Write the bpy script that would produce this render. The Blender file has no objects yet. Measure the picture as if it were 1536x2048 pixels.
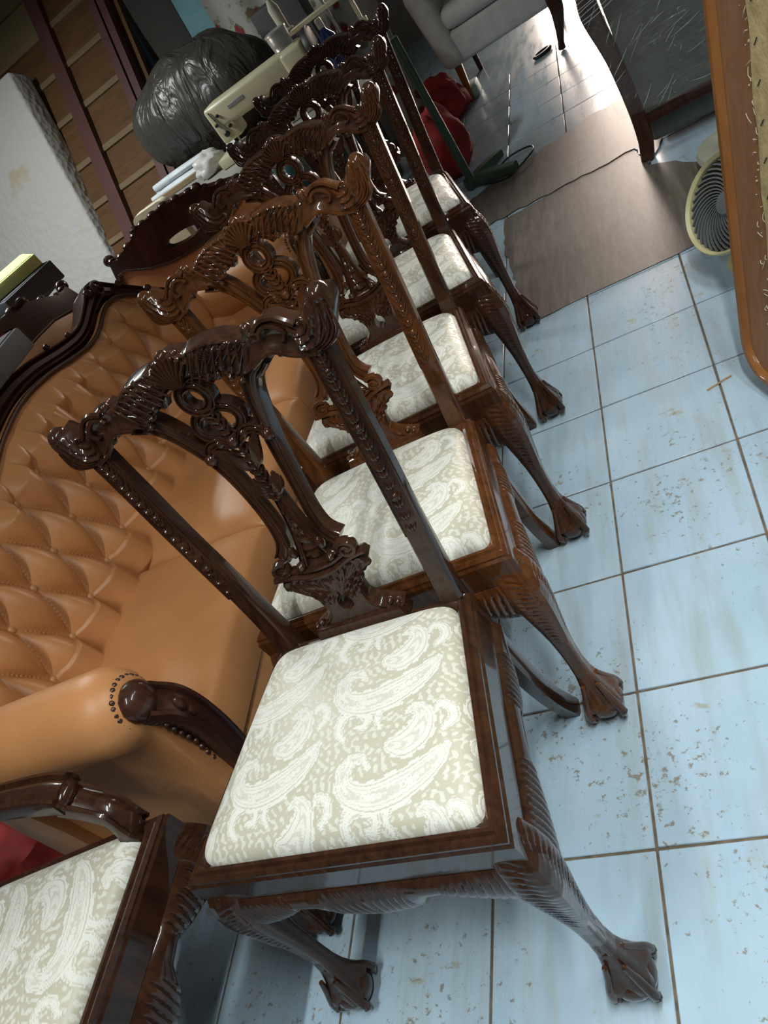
import bpy, bmesh, math, random
import numpy as np
from mathutils import Vector, Matrix, noise as mnoise
random.seed(7)
S = bpy.context.scene
COL = S.collection
PI = math.pi
# ------------------------------------------------------------------ camera
cam_d = bpy.data.cameras.new('camera'); cam = bpy.data.objects.new('camera', cam_d); COL.objects.link(cam)
cam_d.sensor_fit = 'VERTICAL'; cam_d.sensor_height = 36.0; cam_d.lens = 1539.15 / 2048 * 36.0
cam_d.clip_start = 0.02
RX = Vector((0.83445455, 0.12151545, -0.53751242)); FW = Vector((-0.45520658, 0.70174248, -0.54803692))
RX.normalize(); UP = RX.cross(FW); UP.normalize()
M = Matrix(((RX.x, UP.x, -FW.x, 0.67603), (RX.y, UP.y, -FW.y, -2.35638), (RX.z, UP.z, -FW.z, 1.29566), (0, 0, 0, 1)))
cam.matrix_world = M
S.camera = cam
# ------------------------------------------------------------------ world, light, exposure
S.view_settings.view_transform = 'Standard'; S.view_settings.look = 'None'
S.view_settings.gamma = 1.0; S.view_settings.use_curve_mapping = False
S.view_settings.exposure = 0.0
W = bpy.data.worlds.new('world'); S.world = W; W.use_nodes = True
W.node_tree.nodes['Background'].inputs[0].default_value = (0.75, 0.86, 1.0, 1)
W.node_tree.nodes['Background'].inputs[1].default_value = 0.25

def area(name, loc, rot, sx, sy, power, col):
    l = bpy.data.lights.new(name, 'AREA'); l.shape = 'RECTANGLE'; l.size = sx; l.size_y = sy
    l.energy = power; l.color = col
    o = bpy.data.objects.new(name, l); o.location = loc; o.rotation_euler = rot; COL.objects.link(o)
    return o
COOL = (0.95, 1.0, 0.98)
TUBES = [((1.10, -2.05, 2.62), 1.2, 0.05, 25), ((1.35, -0.85, 2.62), 1.2, 0.05, 13), ((-0.25, -2.9, 2.62), 1.2, 0.05, 19), ((-2.35, 0.55, 2.62), 1.2, 0.05, 58)]
for i, (p, a, b, e) in enumerate(TUBES):
    al = area('ceiling_lamp_light', (p[0], p[1], p[2] - 0.045), (0, 0, PI / 2), a, b, e, COOL)
    al.data.spread = math.radians((115, 110, 130, 150)[i])      # beams narrowed to keep the far floor dark; no reflectors modelled
# daylight through the far doorway
dl = area('doorway_daylight', (0.66, 5.95, 1.12), (-PI / 2, 0, 0), 1.12, 2.15, 50, (1.0, 0.82, 0.70)); dl.data.spread = math.radians(60)

# ------------------------------------------------------------------ materials
def newmat(name):
    m = bpy.data.materials.new(name); m.use_nodes = True
    nt = m.node_tree; b = nt.nodes['Principled BSDF']
    return m, nt, b
def N(nt, t, **kw):
    n = nt.nodes.new(t)
    for k, v in kw.items():
        if k in n.inputs: n.inputs[k].default_value = v
        else: setattr(n, k, v)
    return n
def L(nt, a, b): nt.links.new(a, b)
def coords(nt, sc=(1, 1, 1), obj=True):
    tc = N(nt, 'ShaderNodeTexCoord'); mp = N(nt, 'ShaderNodeMapping'); mp.inputs['Scale'].default_value = sc
    L(nt, tc.outputs['Object' if obj else 'Generated'], mp.inputs['Vector']); return mp.outputs[0]
def ramp(nt, fac, stops):
    r = N(nt, 'ShaderNodeValToRGB'); e = r.color_ramp.elements
    while len(e) < len(stops): e.new(0.5)
    for k, (p, c) in enumerate(stops):
        e[k].position = p; e[k].color = c if len(c) == 4 else (*c, 1)
    L(nt, fac, r.inputs[0]); return r.outputs[0]
def bump(nt, b, h, strength=0.3, dist=0.01):
    n = N(nt, 'ShaderNodeBump'); n.inputs['Strength'].default_value = strength; n.inputs['Distance'].default_value = dist
    L(nt, h, n.inputs['Height']); L(nt, n.outputs[0], b.inputs['Normal'])
def mixc(nt, fac, a, b, mode='MIX'):
    n = N(nt, 'ShaderNodeMix'); n.data_type = 'RGBA'; n.blend_type = mode
    for s, v in ((0, fac), (6, a), (7, b)):
        if hasattr(v, 'is_linked'): L(nt, v, n.inputs[s])
        else: n.inputs[s].default_value = v if s == 0 else (*v, 1)
    return n.outputs[2]
def math_(nt, op, a, b=None, c=None):
    n = N(nt, 'ShaderNodeMath', operation=op)
    for s, v in enumerate((a, b, c)):
        if v is None: continue
        if hasattr(v, 'is_linked'): L(nt, v, n.inputs[s])
        else: n.inputs[s].default_value = v
    return n.outputs[0]
def noise(nt, vec, scale, detail=3, rough=0.5, dist=0.0):
    n = N(nt, 'ShaderNodeTexNoise'); n.inputs['Scale'].default_value = scale; n.inputs['Detail'].default_value = detail
    n.inputs['Roughness'].default_value = rough; n.inputs['Distortion'].default_value = dist
    L(nt, vec, n.inputs['Vector']); return n.outputs['Fac']

def plain(name, col, rough=0.5, metal=0.0, var=0.12, scale=12, coat=0, bmp=0.0, bscale=200):
    m, nt, b = newmat(name); v = coords(nt)
    f = noise(nt, v, scale, 4)
    c = ramp(nt, f, [(0.3, tuple(x * (1 - var) for x in col)), (0.7, tuple(min(1, x * (1 + var)) for x in col))])
    L(nt, c, b.inputs['Base Color']); b.inputs['Roughness'].default_value = rough; b.inputs['Metallic'].default_value = metal
    b.inputs['Coat Weight'].default_value = coat; b.inputs['Coat Roughness'].default_value = 0.06
    if bmp: bump(nt, b, noise(nt, v, bscale, 3), bmp, 0.002)
    return m

def wood(name, dark, mid, rough=0.22, coat=0.8, sc=(14, 14, 2.2), tint=True, carve=0.0):
    m, nt, b = newmat(name); v = coords(nt, sc)
    f = noise(nt, v, 3.0, 6, 0.6, 1.2)
    c = ramp(nt, f, [(0.28, dark), (0.72, mid)])
    f2 = noise(nt, coords(nt, (120, 120, 9)), 1.0, 3)
    c = mixc(nt, math_(nt, 'MULTIPLY', f2, 0.35), c, dark)
    if tint:
        oi = N(nt, 'ShaderNodeObjectInfo'); c = mixc(nt, 1.0, c, oi.outputs['Color'], 'MULTIPLY')
    L(nt, c, b.inputs['Base Color']); b.inputs['Roughness'].default_value = rough
    b.inputs['Specular IOR Level'].default_value = 0.12 if coat else 0.4
    b.inputs['Coat Weight'].default_value = coat; b.inputs['Coat Roughness'].default_value = 0.05; b.inputs['Coat IOR'].default_value = 1.45
    if carve:
        wv = N(nt, 'ShaderNodeTexWave', wave_type='BANDS', bands_direction='DIAGONAL'); wv.inputs['Scale'].default_value = 38
        wv.inputs['Distortion'].default_value = 9; wv.inputs['Detail'].default_value = 1.5; wv.inputs['Detail Scale'].default_value = 1.2
        L(nt, coords(nt), wv.inputs['Vector']); bump(nt, b, wv.outputs['Fac'], carve, 0.004)
    return m
M_WOOD = wood('mahogany_lacquer', (0.019, 0.0082, 0.0050), (0.066, 0.0265, 0.0125))
M_CARVE = wood('mahogany_carved', (0.026, 0.009, 0.006), (0.100, 0.034, 0.015), carve=0.55)
M_SOFAWOOD = wood('sofa_wood', (0.024, 0.010, 0.0075), (0.078, 0.029, 0.016), rough=0.3, coat=0.4, tint=False)
M_OAK = wood('varnished_edge_wood', (0.21, 0.080, 0.024), (0.30, 0.125, 0.040), rough=0.35, coat=0.3, sc=(6, 6, 1.5), tint=False)
M_OAKFACE = wood('raw_frame_wood', (0.22, 0.10, 0.045), (0.32, 0.155, 0.07), rough=0.6, coat=0.0, sc=(10, 10, 2), tint=False)

def fabric_mat():
    m, nt, b = newmat('cream_damask')
    at = N(nt, 'ShaderNodeAttribute', attribute_name='weave'); v0 = coords(nt)
    t = math_(nt, 'ADD', at.outputs['Fac'], math_(nt, 'MULTIPLY', math_(nt, 'SUBTRACT', noise(nt, v0, 420, 2), .5), .45))
    c = ramp(nt, t, [(0.12, (0.50, 0.47, 0.37)), (0.88, (0.70, 0.695, 0.63))])
    L(nt, c, b.inputs['Base Color'])
    L(nt, ramp(nt, t, [(0.1, (0.38, 0.38, 0.38)), (0.7, (0.7, 0.7, 0.7))]), b.inputs['Roughness'])
    b.inputs['Sheen Weight'].default_value = 0.25
    bump(nt, b, t, 0.25, 0.0015)
    return m
M_FAB = fabric_mat()

def leather():
    m, nt, b = newmat('tan_leather'); v = coords(nt)
    c = ramp(nt, noise(nt, v, 5, 3), [(0.3, (0.45, 0.195, 0.072)), (0.7, (0.55, 0.25, 0.095))])
    L(nt, c, b.inputs['Base Color']); b.inputs['Roughness'].default_value = 0.42
    b.inputs['Specular IOR Level'].default_value = 0.4
    h = math_(nt, 'ADD', noise(nt, v, 260, 3), math_(nt, 'MULTIPLY', noise(nt, v, 14, 4, 0.6, 1.0), 1.5))
    bump(nt, b, h, 0.12, 0.003); return m
M_TAN = leather()
M_BUTTON = plain('button_leather', (0.54, 0.27, 0.12), 0.4)
M_NAIL = plain('antique_nail', (0.085, 0.05, 0.035), 0.35, 0.7)

def tile_mat():
    m, nt, b = newmat('pale_blue_tile')
    g = N(nt, 'ShaderNodeNewGeometry'); v = g.outputs['Position']
    def mp(s):
        n = N(nt, 'ShaderNodeMapping'); n.inputs['Scale'].default_value = s; L(nt, v, n.inputs[0]); return n.outputs[0]
    base = ramp(nt, noise(nt, mp((1, 1, 1)), 3.5, 4, 0.6), [(0.3, (0.325, 0.455, 0.56)), (0.7, (0.415, 0.545, 0.64))])
    oi = N(nt, 'ShaderNodeObjectInfo')
    base = mixc(nt, math_(nt, 'MULTIPLY', oi.outputs['Random'], 0.25), base, (0.36, 0.46, 0.60))
    smear = noise(nt, mp((9, 1.2, 1)), 2.2, 6, 0.62)
    base = mixc(nt, ramp(nt, smear, [(0.48, (0, 0, 0)), (0.82, (0.8, 0.8, 0.8))]), base, (0.27, 0.30, 0.275))
    # worn-through rusty flecks gathered in patches
    patch = ramp(nt, noise(nt, mp((1, 1, 1)), 2.6, 4, 0.6), [(0.42, (0, 0, 0)), (0.66, (1, 1, 1))])
    sep = N(nt, 'ShaderNodeSeparateXYZ'); L(nt, v, sep.inputs[0])
    near = N(nt, 'ShaderNodeMapRange'); near.inputs[1].default_value = -0.2; near.inputs[2].default_value = -1.9; L(nt, sep.outputs[1], near.inputs[0])
    speck = noise(nt, mp((1, 1, 1)), 62, 5, 0.68)
    sm = math_(nt, 'ADD', speck, math_(nt, 'ADD', math_(nt, 'MULTIPLY', patch, 0.13), math_(nt, 'MULTIPLY', near.outputs[0], 0.035)))
    sm = ramp(nt, sm, [(0.685, (0, 0, 0)), (0.745, (1, 1, 1))])
    base = mixc(nt, math_(nt, 'MULTIPLY', sm, 0.8), base, (0.19, 0.155, 0.10))
    och = ramp(nt, math_(nt, 'ADD', noise(nt, mp((1, 1.6, 1)), 9, 6, .65), math_(nt, 'MULTIPLY', patch, .05)), [(.66, (0, 0, 0)), (.70, (1, 1, 1))])
    base = mixc(nt, math_(nt, 'MULTIPLY', och, .55), base, (.30, .25, .12))
    dk = ramp(nt, noise(nt, mp((1.3, 1, 1)), 95, 3, 0.5), [(0.74, (0, 0, 0)), (0.78, (1, 1, 1))])
    base = mixc(nt, math_(nt, 'MULTIPLY', dk, 0.7), base, (0.06, 0.07, 0.08))
    L(nt, base, b.inputs['Base Color']); 
    L(nt, ramp(nt, smear, [(0.4, (0.26, 0.26, 0.26)), (0.8, (0.5, 0.5, 0.5))]), b.inputs['Roughness'])
    b.inputs['Specular IOR Level'].default_value = 0.45
    bump(nt, b, sm, -0.15, 0.001); return m
M_TILE = tile_mat()
M_GROUT = plain('dirty_grout', (0.13, 0.095, 0.06), 0.9, var=0.45, scale=30)

def matsheet():
    m, nt, b = newmat('old_vinyl_sheet'); g = N(nt, 'ShaderNodeNewGeometry'); v = g.outputs['Position']
    mp = N(nt, 'ShaderNodeMapping'); mp.inputs['Rotation'].default_value = (0, 0, 0.75); mp.inputs['Scale'].default_value = (16, 2.2, 1); L(nt, v, mp.inputs[0])
    f = noise(nt, mp.outputs[0], 2.4, 8, 0.74, 0.6)
    c = ramp(nt, f, [(0.3, (0.060, 0.050, 0.040)), (0.52, (0.110, 0.095, 0.080)), (0.78, (0.20, 0.175, 0.15))])
    mp2 = N(nt, 'ShaderNodeMapping'); mp2.inputs['Rotation'].default_value = (0, 0, -0.35); mp2.inputs['Scale'].default_value = (5, 60, 1); L(nt, v, mp2.inputs[0])
    sc = ramp(nt, noise(nt, mp2.outputs[0], 1.6, 3), [(0.68, (0, 0, 0)), (0.73, (0.4, 0.4, 0.4))])
    c = mixc(nt, sc, c, (0.30, 0.27, 0.23))
    L(nt, c, b.inputs['Base Color']); b.inputs['Roughness'].default_value = 0.5; bump(nt, b, f, 0.2, 0.002); return m
M_MAT = matsheet()

# ------------------------------------------------------------------ mesh helpers
class MB:
    def __init__(s): s.v = []; s.f = []
    def add(s, V, F):
        o = len(s.v); s.v += [tuple(map(float, p)) for p in V]; s.f += [tuple(i + o for i in q) for q in F]; return s
    def merge(s, o, fn=None, flip=False):
        V = [fn(p) for p in o.v] if fn else o.v
        return s.add(V, [tuple(reversed(q)) for q in o.f] if flip else o.f)
    def mirror(s):
        t = MB(); t.v = list(s.v); t.f = list(s.f)
        return s.merge(t, lambda p: (-p[0], p[1], p[2]), True)
    def mesh(s, name, mat, angle=38):
        me = bpy.data.meshes.new(name); me.from_pydata(s.v, [], s.f); me.validate()
        bm = bmesh.new(); bm.from_mesh(me); bmesh.ops.recalc_face_normals(bm, faces=bm.faces); bm.to_mesh(me); bm.free()
        me.shade_smooth(); me.set_sharp_from_angle(angle=math.radians(angle))
        if mat: me.materials.append(mat)
        return me
    def obj(s, name, mat, parent=None, angle=38):
        return mk(name, s.mesh(name, mat, angle), parent)
def mk(name, me, parent=None):
    o = bpy.data.objects.new(name, me); COL.objects.link(o)
    if parent: o.parent = parent
    return o
def thing(name, label, cat, loc=(0, 0, 0), rz=0.0, group=None):
    o = bpy.data.objects.new(name, None); COL.objects.link(o); o.empty_display_size = 0.05
    o.location = loc; o.rotation_euler = (0, 0, rz); return tag(o, label, cat, group)
def tag(o, label, cat, group=None):
    o['label'] = label; o['category'] = cat
    if group: o['group'] = group
    return o
def struct(o): o['kind'] = 'structure'; return o

def cr(P, n):
    """Catmull-Rom through P, n samples"""
    P = np.array(P, float); k = len(P) - 1
    Q = np.vstack([2 * P[0] - P[1], P, 2 * P[-1] - P[-2]]); out = []
    for u in np.linspace(0, k, n):
        i = min(int(u), k - 1); t = u - i; a, b, c, d = Q[i], Q[i + 1], Q[i + 2], Q[i + 3]
        out.append(0.5 * ((2 * b) + (-a + c) * t + (2 * a - 5 * b + 4 * c - d) * t * t + (-a + 3 * b - 3 * c + d) * t ** 3))
    return np.array(out)
def lin(P, n):
    P = np.array(P, float); d = np.r_[0, np.cumsum(np.linalg.norm(np.diff(P, axis=0), axis=1))]
    u = np.linspace(0, d[-1], n); return np.stack([np.interp(u, d, P[:, k]) for k in range(P.shape[1])], 1)
def interp(x, xs, ys): return float(np.interp(x, xs, ys))
ROUND = [(math.cos(a), math.sin(a)) for a in np.linspace(0, 2 * PI, 10, endpoint=False)]
ROUND6 = [(math.cos(a), math.sin(a)) for a in np.linspace(0, 2 * PI, 6, endpoint=False)]
RECT = [(-1, -1), (-.82, -1.0), (.82, -1.0), (1, -1), (1, 1), (-1, 1)]
# moulded strap: u across (-1..1), v depth (+1 = front)
STRAP = [(-1, -1), (-1, .35), (-.88, .8), (-.68, .85), (-.55, .5), (-.25, .72), (.25, .72), (.55, .5), (.68, .85), (.88, .8), (1, .35), (1, -1)]
SOFTBOX = [(-1, -.7), (-1, .7), (-.8, 1), (.8, 1), (1, .7), (1, -.7), (.8, -1), (-.8, -1)]
def sweep(mb, P, w, d, nrm, prof=ROUND, closed=False, caps=True):
    """sweep a profile along P; w, d half sizes (scalars or arrays); nrm = the direction of +v"""
    P = np.array(P, float); n = len(P)
    w = np.broadcast_to(np.array(w, float), (n,)) if np.ndim(w) == 0 or len(w) == n else np.interp(np.linspace(0, 1, n), np.linspace(0, 1, len(w)), w)
    d = np.broadcast_to(np.array(d, float), (n,)) if np.ndim(d) == 0 or len(d) == n else np.interp(np.linspace(0, 1, n), np.linspace(0, 1, len(d)), d)
    T = np.gradient(P, axis=0)
    if closed: T = np.roll(P, -1, 0) - np.roll(P, 1, 0)
    V = []; m = len(prof)
    for i in range(n):
        t = T[i] / (np.linalg.norm(T[i]) + 1e-12); nn = np.array(nrm[i] if np.ndim(nrm) == 2 else nrm, float)
        u = np.cross(t, nn); u /= np.linalg.norm(u) + 1e-12; v = np.cross(u, t)
        for a, b in prof: V.append(P[i] + u * a * w[i] + v * b * d[i])
    F = []
    for i in range(n if closed else n - 1):
        for j in range(m):
            a = i * m + j; b = i * m + (j + 1) % m; c = ((i + 1) % n) * m + (j + 1) % m; e = ((i + 1) % n) * m + j
            F.append((a, b, c, e))
    if caps and not closed: F += [tuple(range(m)), tuple(reversed(range((n - 1) * m, n * m)))]
    mb.add(V, F)
def blob(mb, c, r, seg=8, rings=5, rot=None):
    """ellipsoid"""
    r = (r, r, r) if np.ndim(r) == 0 else r; V = []; F = []
    for i in range(rings + 1):
        th = PI * i / rings
        for j in range(seg):
            p = Vector((math.sin(th) * math.cos(2 * PI * j / seg) * r[0], math.sin(th) * math.sin(2 * PI * j / seg) * r[1], math.cos(th) * r[2]))
            if rot is not None: p = rot @ p
            V.append((p.x + c[0], p.y + c[1], p.z + c[2]))
    for i in range(rings):
        for j in range(seg): F.append((i * seg + j, i * seg + (j + 1) % seg, (i + 1) * seg + (j + 1) % seg, (i + 1) * seg + j))
    mb.add(V, F)
def box(mb, x0, x1, y0, y1, z0, z1, bev=0.0, seg=2, fn=None):
    bm = bmesh.new(); bmesh.ops.create_cube(bm, size=1)
    for v in bm.verts: v.co = Vector(((x0 + x1) / 2 + v.co.x * (x1 - x0), (y0 + y1) / 2 + v.co.y * (y1 - y0), (z0 + z1) / 2 + v.co.z * (z1 - z0)))
    if bev: bmesh.ops.bevel(bm, geom=bm.edges, offset=bev, segments=seg, profile=0.5, affect='EDGES')
    bm.verts.index_update()
    V = [tuple(fn(v.co)) if fn else tuple(v.co) for v in bm.verts]; F = [tuple(v.index for v in f.verts) for f in bm.faces]; bm.free()
    mb.add(V, F)
def grid(mb, nu, nv, fn):
    V = [fn(i / nu, j / nv) for i in range(nu + 1) for j in range(nv + 1)]
    F = [(i * (nv + 1) + j, (i + 1) * (nv + 1) + j, (i + 1) * (nv + 1) + j + 1, i * (nv + 1) + j + 1) for i in range(nu) for j in range(nv)]
    mb.add(V, F)
def lathe(mb, prof, c=(0, 0, 0), seg=20, rot=None):
    V = []; F = []; n = len(prof)
    for (r, z) in prof:
        for j in range(seg):
            p = Vector((r * math.cos(2 * PI * j / seg), r * math.sin(2 * PI * j / seg), z))
            if rot is not None: p = rot @ p
            V.append((p.x + c[0], p.y + c[1], p.z + c[2]))
    for i in range(n - 1):
        for j in range(seg): F.append((i * seg + j, i * seg + (j + 1) % seg, (i + 1) * seg + (j + 1) % seg, (i + 1) * seg + j))
    F += [tuple(range(seg)), tuple(range((n - 1) * seg, n * seg))]; mb.add(V, F)
def prism(mb, poly, fn, t):
    """poly of 2D points -> fn(x,y,depth) at depth 0 and t"""
    n = len(poly); V = [fn(a, b, 0) for a, b in poly] + [fn(a, b, t) for a, b in poly]
    F = [tuple(range(n)), tuple(range(2 * n - 1, n - 1, -1))] + [(i, i + n, (i + 1) % n + n, (i + 1) % n) for i in range(n)]
    mb.add(V, F)

# ------------------------------------------------------------------ ROOM
T = 0.30
mb = MB(); box(mb, -4.2, 3.4, -4.6, 6.6, -0.06, -0.004)
floor = struct(mb.obj('floor', M_GROUT))
mb = MB(); box(mb, 0.0024, T - 0.0024, 0.0024, T - 0.0024, -0.006, 0.0, 0.0016, 1); tile_me = mb.mesh('tile', M_TILE)
rt = random.Random(3)
for i in range(-6, 8):
    for j in range(-10, 10):
        x, y = i * T, j * T
        if x < -0.7 and y > -1.2 and y < 1.6: continue
        if x > 0.7 and y < -0.8 and x > 1.0: continue
        o = mk('tile', tile_me, floor); o.location = (x, y, rt.uniform(-0.0006, 0.0))
mb = MB(); box(mb, -4.2, 3.4, 3.0, 6.6, -0.004, -0.001); o = mb.obj('tile', M_TILE, floor); o['kind'] = 'stuff'
mb = MB(); box(mb, -4.2, -1.8, -4.6, 3.0, -0.004, -0.001); box(mb, 2.4, 3.4, -4.6, 3.0, -0.004, -0.001); box(mb, -1.8, 2.4, -4.6, -3.0, -0.004, -0.001)
o = mb.obj('tile', M_TILE, floor); o['kind'] = 'stuff'
M_WALL = plain('grimy_wall_paint', (0.17, 0.175, 0.17), 0.8)
M_CEIL = plain('ceiling_board', (0.28, 0.28, 0.27), 0.9)
def wallbox(name, *a):
    m = MB(); box(m, *a); return struct(m.obj(name, M_WALL))
wallbox('wall_left', -4.3, -4.2, -4.6, 6.6, 0, 2.75)
wallbox('wall_right', 3.4, 3.5, -4.6, 6.6, 0, 2.75)
wallbox('wall_front', -4.3, 3.5, -4.7, -4.6, 0, 2.75)
m = MB(); box(m, -4.3, 0.15, 6.0, 6.1, 0, 2.75); box(m, 1.1, 3.5, 6.0, 6.1, 0, 2.75); box(m, 0.15, 1.1, 6.0, 6.1, 2.2, 2.75)
struct(m.obj('wall_back', M_WALL))
m = MB(); box(m, -4.3, 3.5, -4.7, 6.1, 2.75, 2.8); struct(m.obj('ceiling', M_CEIL))
# slanted board-clad wall behind (the underside boards of a stair) : leans back 33 degrees
SK = 0.66
def sp(x, z, out=0.0):      # a point on the slanted plane; out = towards the room
    nl = math.hypot(1, SK); return (x, 2.3 + SK * (z - 0.65) - out / nl, z + out * SK / nl)
M_BOARD = wood('brown_wall_board', (0.075, 0.032, 0.008), (0.15, 0.068, 0.018), rough=0.7, coat=0, sc=(1.2, 10, 10), tint=False)
M_BOARDL = wood('pale_wall_board', (0.17, 0.12, 0.055), (0.235, 0.165, 0.08), rough=0.75, coat=0, sc=(1.2, 10, 10), tint=False)
M_BATTEN = wood('batten_wood', (0.15, 0.10, 0.05), (0.22, 0.15, 0.08), rough=0.7, coat=0, sc=(1.2, 10, 10), tint=False)
M_STUD = plain('red_brown_stud', (0.085, 0.028, 0.025), 0.55)
m = MB()
V = [sp(-4.2, 0.0, -0.06), sp(-1.86, 0.0, -0.06), sp(-1.86, 2.75, -0.06), sp(-4.2, 2.75, -0.06)]
V2 = [sp(-4.2, 0.0, -0.02), sp(-1.86, 0.0, -0.02), sp(-1.86, 2.75, -0.02), sp(-4.2, 2.75, -0.02)]
m.add(V + V2, [(0, 1, 2, 3), (7, 6, 5, 4), (0, 4, 5, 1), (1, 5, 6, 2), (2, 6, 7, 3), (3, 7, 4, 0)])
slant = struct(m.obj('wall_slanted', M_BOARD));  # backing sheet of the slanted board wall itself
ZB = [0.10, 0.36, 0.60, 0.81, 1.03, 1.277, 1.50, 1.715, 1.934, 2.15, 2.37]
def slab(mb, x0, x1, z0, z1, o0, o1):
    V = [sp(x, z, o) for o in (o0, o1) for (x, z) in ((x0, z0), (x1, z0), (x1, z1), (x0, z1))]
    mb.add(V, [(0, 1, 2, 3), (7, 6, 5, 4), (0, 4, 5, 1), (1, 5, 6, 2), (2, 6, 7, 3), (3, 7, 4, 0)])
for k in range(len(ZB) - 1):
    for (x0, x1) in ((-4.15, -2.42), (-2.40, -1.93)):
        m = MB()
        V = [sp(x0, ZB[k] + .004, 0.014), sp(x1, ZB[k] + .004, 0.014), sp(x1, ZB[k + 1] - .004, 0.004), sp(x0, ZB[k + 1] - .004, 0.004)]
        V += [sp(x0, ZB[k] + .004, -.019), sp(x1, ZB[k] + .004, -.019), sp(x1, ZB[k + 1] - .004, -.019), sp(x0, ZB[k + 1] - .004, -.019)]
        m.add(V, [(0, 1, 2, 3), (7, 6, 5, 4), (0, 4, 5, 1), (1, 5, 6, 2), (2, 6, 7, 3), (3, 7, 4, 0)])
        m.obj('wall_board', M_BOARDL if (k == 7 and x0 < -3) or (k >= 8) else M_BOARD, slant)
    if 1 <= k <= 7:
        for (x0, x1) in ((-4.15, -2.455), (-2.36, -2.01)):
            m = MB(); slab(m, x0, x1, ZB[k] - .004, ZB[k] + .026, -.01, .02); m.obj('batten', M_BATTEN, slant)
for x0, x1 in ((-2.455, -2.36), (-2.02, -1.965), (-1.95, -1.90)):
    m = MB(); slab(m, x0, x1, 0.02, 2.6, 0.0, 0.06); m.obj('stud', M_STUD, slant)

# ceiling lamps (fluorescent tubes) whose light is set at the top
M_LAMPW = plain('lamp_body', (0.7, 0.7, 0.68), 0.5)
for (p, a, b, e), wh in zip(TUBES, ('right of the nearest dining chair', 'over the right edge panel', 'nearest the front wall', 'over the steel rack at left')):
    t_ = thing('ceiling_lamp', 'white tube lamp under the ceiling ' + wh, 'lamp', p, 0, 'ceiling tube lamps')
    m = MB(); box(m, -0.04, 0.04, -a / 2, a / 2, 0.03, 0.13, 0.01); m.obj('lamp_body', M_LAMPW, t_)
    m = MB(); sweep(m, [(0, -a / 2 + .03, 0), (0, a / 2 - .03, 0)], .013, .013, (0, 0, 1)); 
    mm, nt, b_ = newmat('tube_glow'); b_.inputs['Emission Color'].default_value = (*COOL, 1); b_.inputs['Emission Strength'].default_value = 4
    m.obj('tube', mm, t_)

# old vinyl sheet on the floor, torn edges
def torn(P, seed, amp, step=0.035):
    r = random.Random(seed); out = []
    for k in range(len(P) - 1):
        a = np.array(P[k]); b = np.array(P[k + 1]); n = max(1, int(np.linalg.norm(b - a) / step))
        dd = (b - a) / (np.linalg.norm(b - a) + 1e-9); nn = np.array([-dd[1], dd[0]])
        for q in range(n): out.append(tuple(a + (b - a) * q / n + nn * r.uniform(-amp, amp)))
    return out
def flat(x, y, d): return (x, y, 0.0006 + d)
m = MB()
edge = [(0.085, -0.005), (0.30, 0.008), (0.60, 0.008), (0.70, 0.02)] + torn([(0.70, 0.05), (0.80, 0.22), (0.80, 0.42), (0.75, 0.55), (0.68, 0.65), (0.60, 0.73), (0.55, 0.97), (-0.01, 0.93), (-0.005, 0.6), (0.01, 0.55), (0.085, 0.02)], 5, 0.006)
prism(m, edge, flat, 0.0022); tag(m.obj('floor_sheet', M_MAT), 'scuffed brown vinyl sheet lying flat on the blue tiles', 'floor sheet')
m = MB(); edge = torn([(-0.16, 0.96), (0.56, 0.94), (0.60, 0.73), (0.66, 0.9), (0.66, 1.36), (0.56, 1.53), (0.42, 1.55), (0.24, 1.49), (0.13, 1.46), (-0.05, 1.40), (-0.20, 1.35), (-0.16, 0.97)], 9, 0.012)
prism(m, edge, lambda x, y, d: (x, y, 0.0034 + d), 0.0022); tag(m.obj('floor_sheet', M_MAT), 'darker torn vinyl sheet lying beyond the first brown sheet, under the wrapped frame', 'floor sheet')

# ------------------------------------------------------------------ DINING CHAIRS
YB = 0.215
def Q(x, z, dy=0.0):        # mm on the back plane -> chair-local metres
    z = z / 1000.0; return (x / 1000.0, YB + 0.155 * (z - 0.47) + dy, z)
def spoon(z): 
    return 0.020 * math.sin(PI * min(1, max(0, (z - 640) / 320.0))) if z > 640 else -0.006 * min(1, (640 - z) / 60)
NF = (0, -1, 0.155)
def QP(P, dy=0.0, sp_=False): return np.array([Q(p[0], p[1], dy + (spoon(p[1]) if sp_ else 0)) for p in P])
def strip(mb, A, B, m, hf, thick, sp_=False, dy=0.0):
    """relief plate between polylines A and B (same count, mm)"""
    n = len(A); V = []; F = []
    for i in range(n):
        for j in range(m + 1):
            t = j / m; x = A[i][0] * (1 - t) + B[i][0] * t; z = A[i][1] * (1 - t) + B[i][1] * t
            V.append(Q(x, z, dy + (spoon(z) if sp_ else 0) - hf(i / (n - 1), t)))
    o = n * (m + 1)
    for i in range(n):
        for j in (0, 1):
            x, z = (A[i] if j == 0 else B[i]); V.append(Q(x, z, dy + thick + (spoon(z) if sp_ else 0)))
    for i in range(n - 1):
        for j in range(m):
            a = i * (m + 1) + j; F.append((a, a + 1, a + m + 2, a + m + 1))
        F.append((o + 2 * i, o + 2 * i + 2, o + 2 * i + 3, o + 2 * i + 1))
        F.append((i * (m + 1), (i + 1) * (m + 1), o + 2 * i + 2, o + 2 * i)); F.append((i * (m + 1) + m, o + 2 * i + 1, o + 2 * i + 3, (i + 1) * (m + 1) + m))
    F += [tuple(list(range(m + 1)) + [o + 1, o]), tuple([(n - 1) * (m + 1) + m - q for q in range(m + 1)] + [o + 2 * n - 2, o + 2 * n - 1])]
    mb.add(V, F)
def pillow(t, p=4): return max(0.0, 1 - abs(2 * t - 1) ** p) ** 0.5

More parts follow.
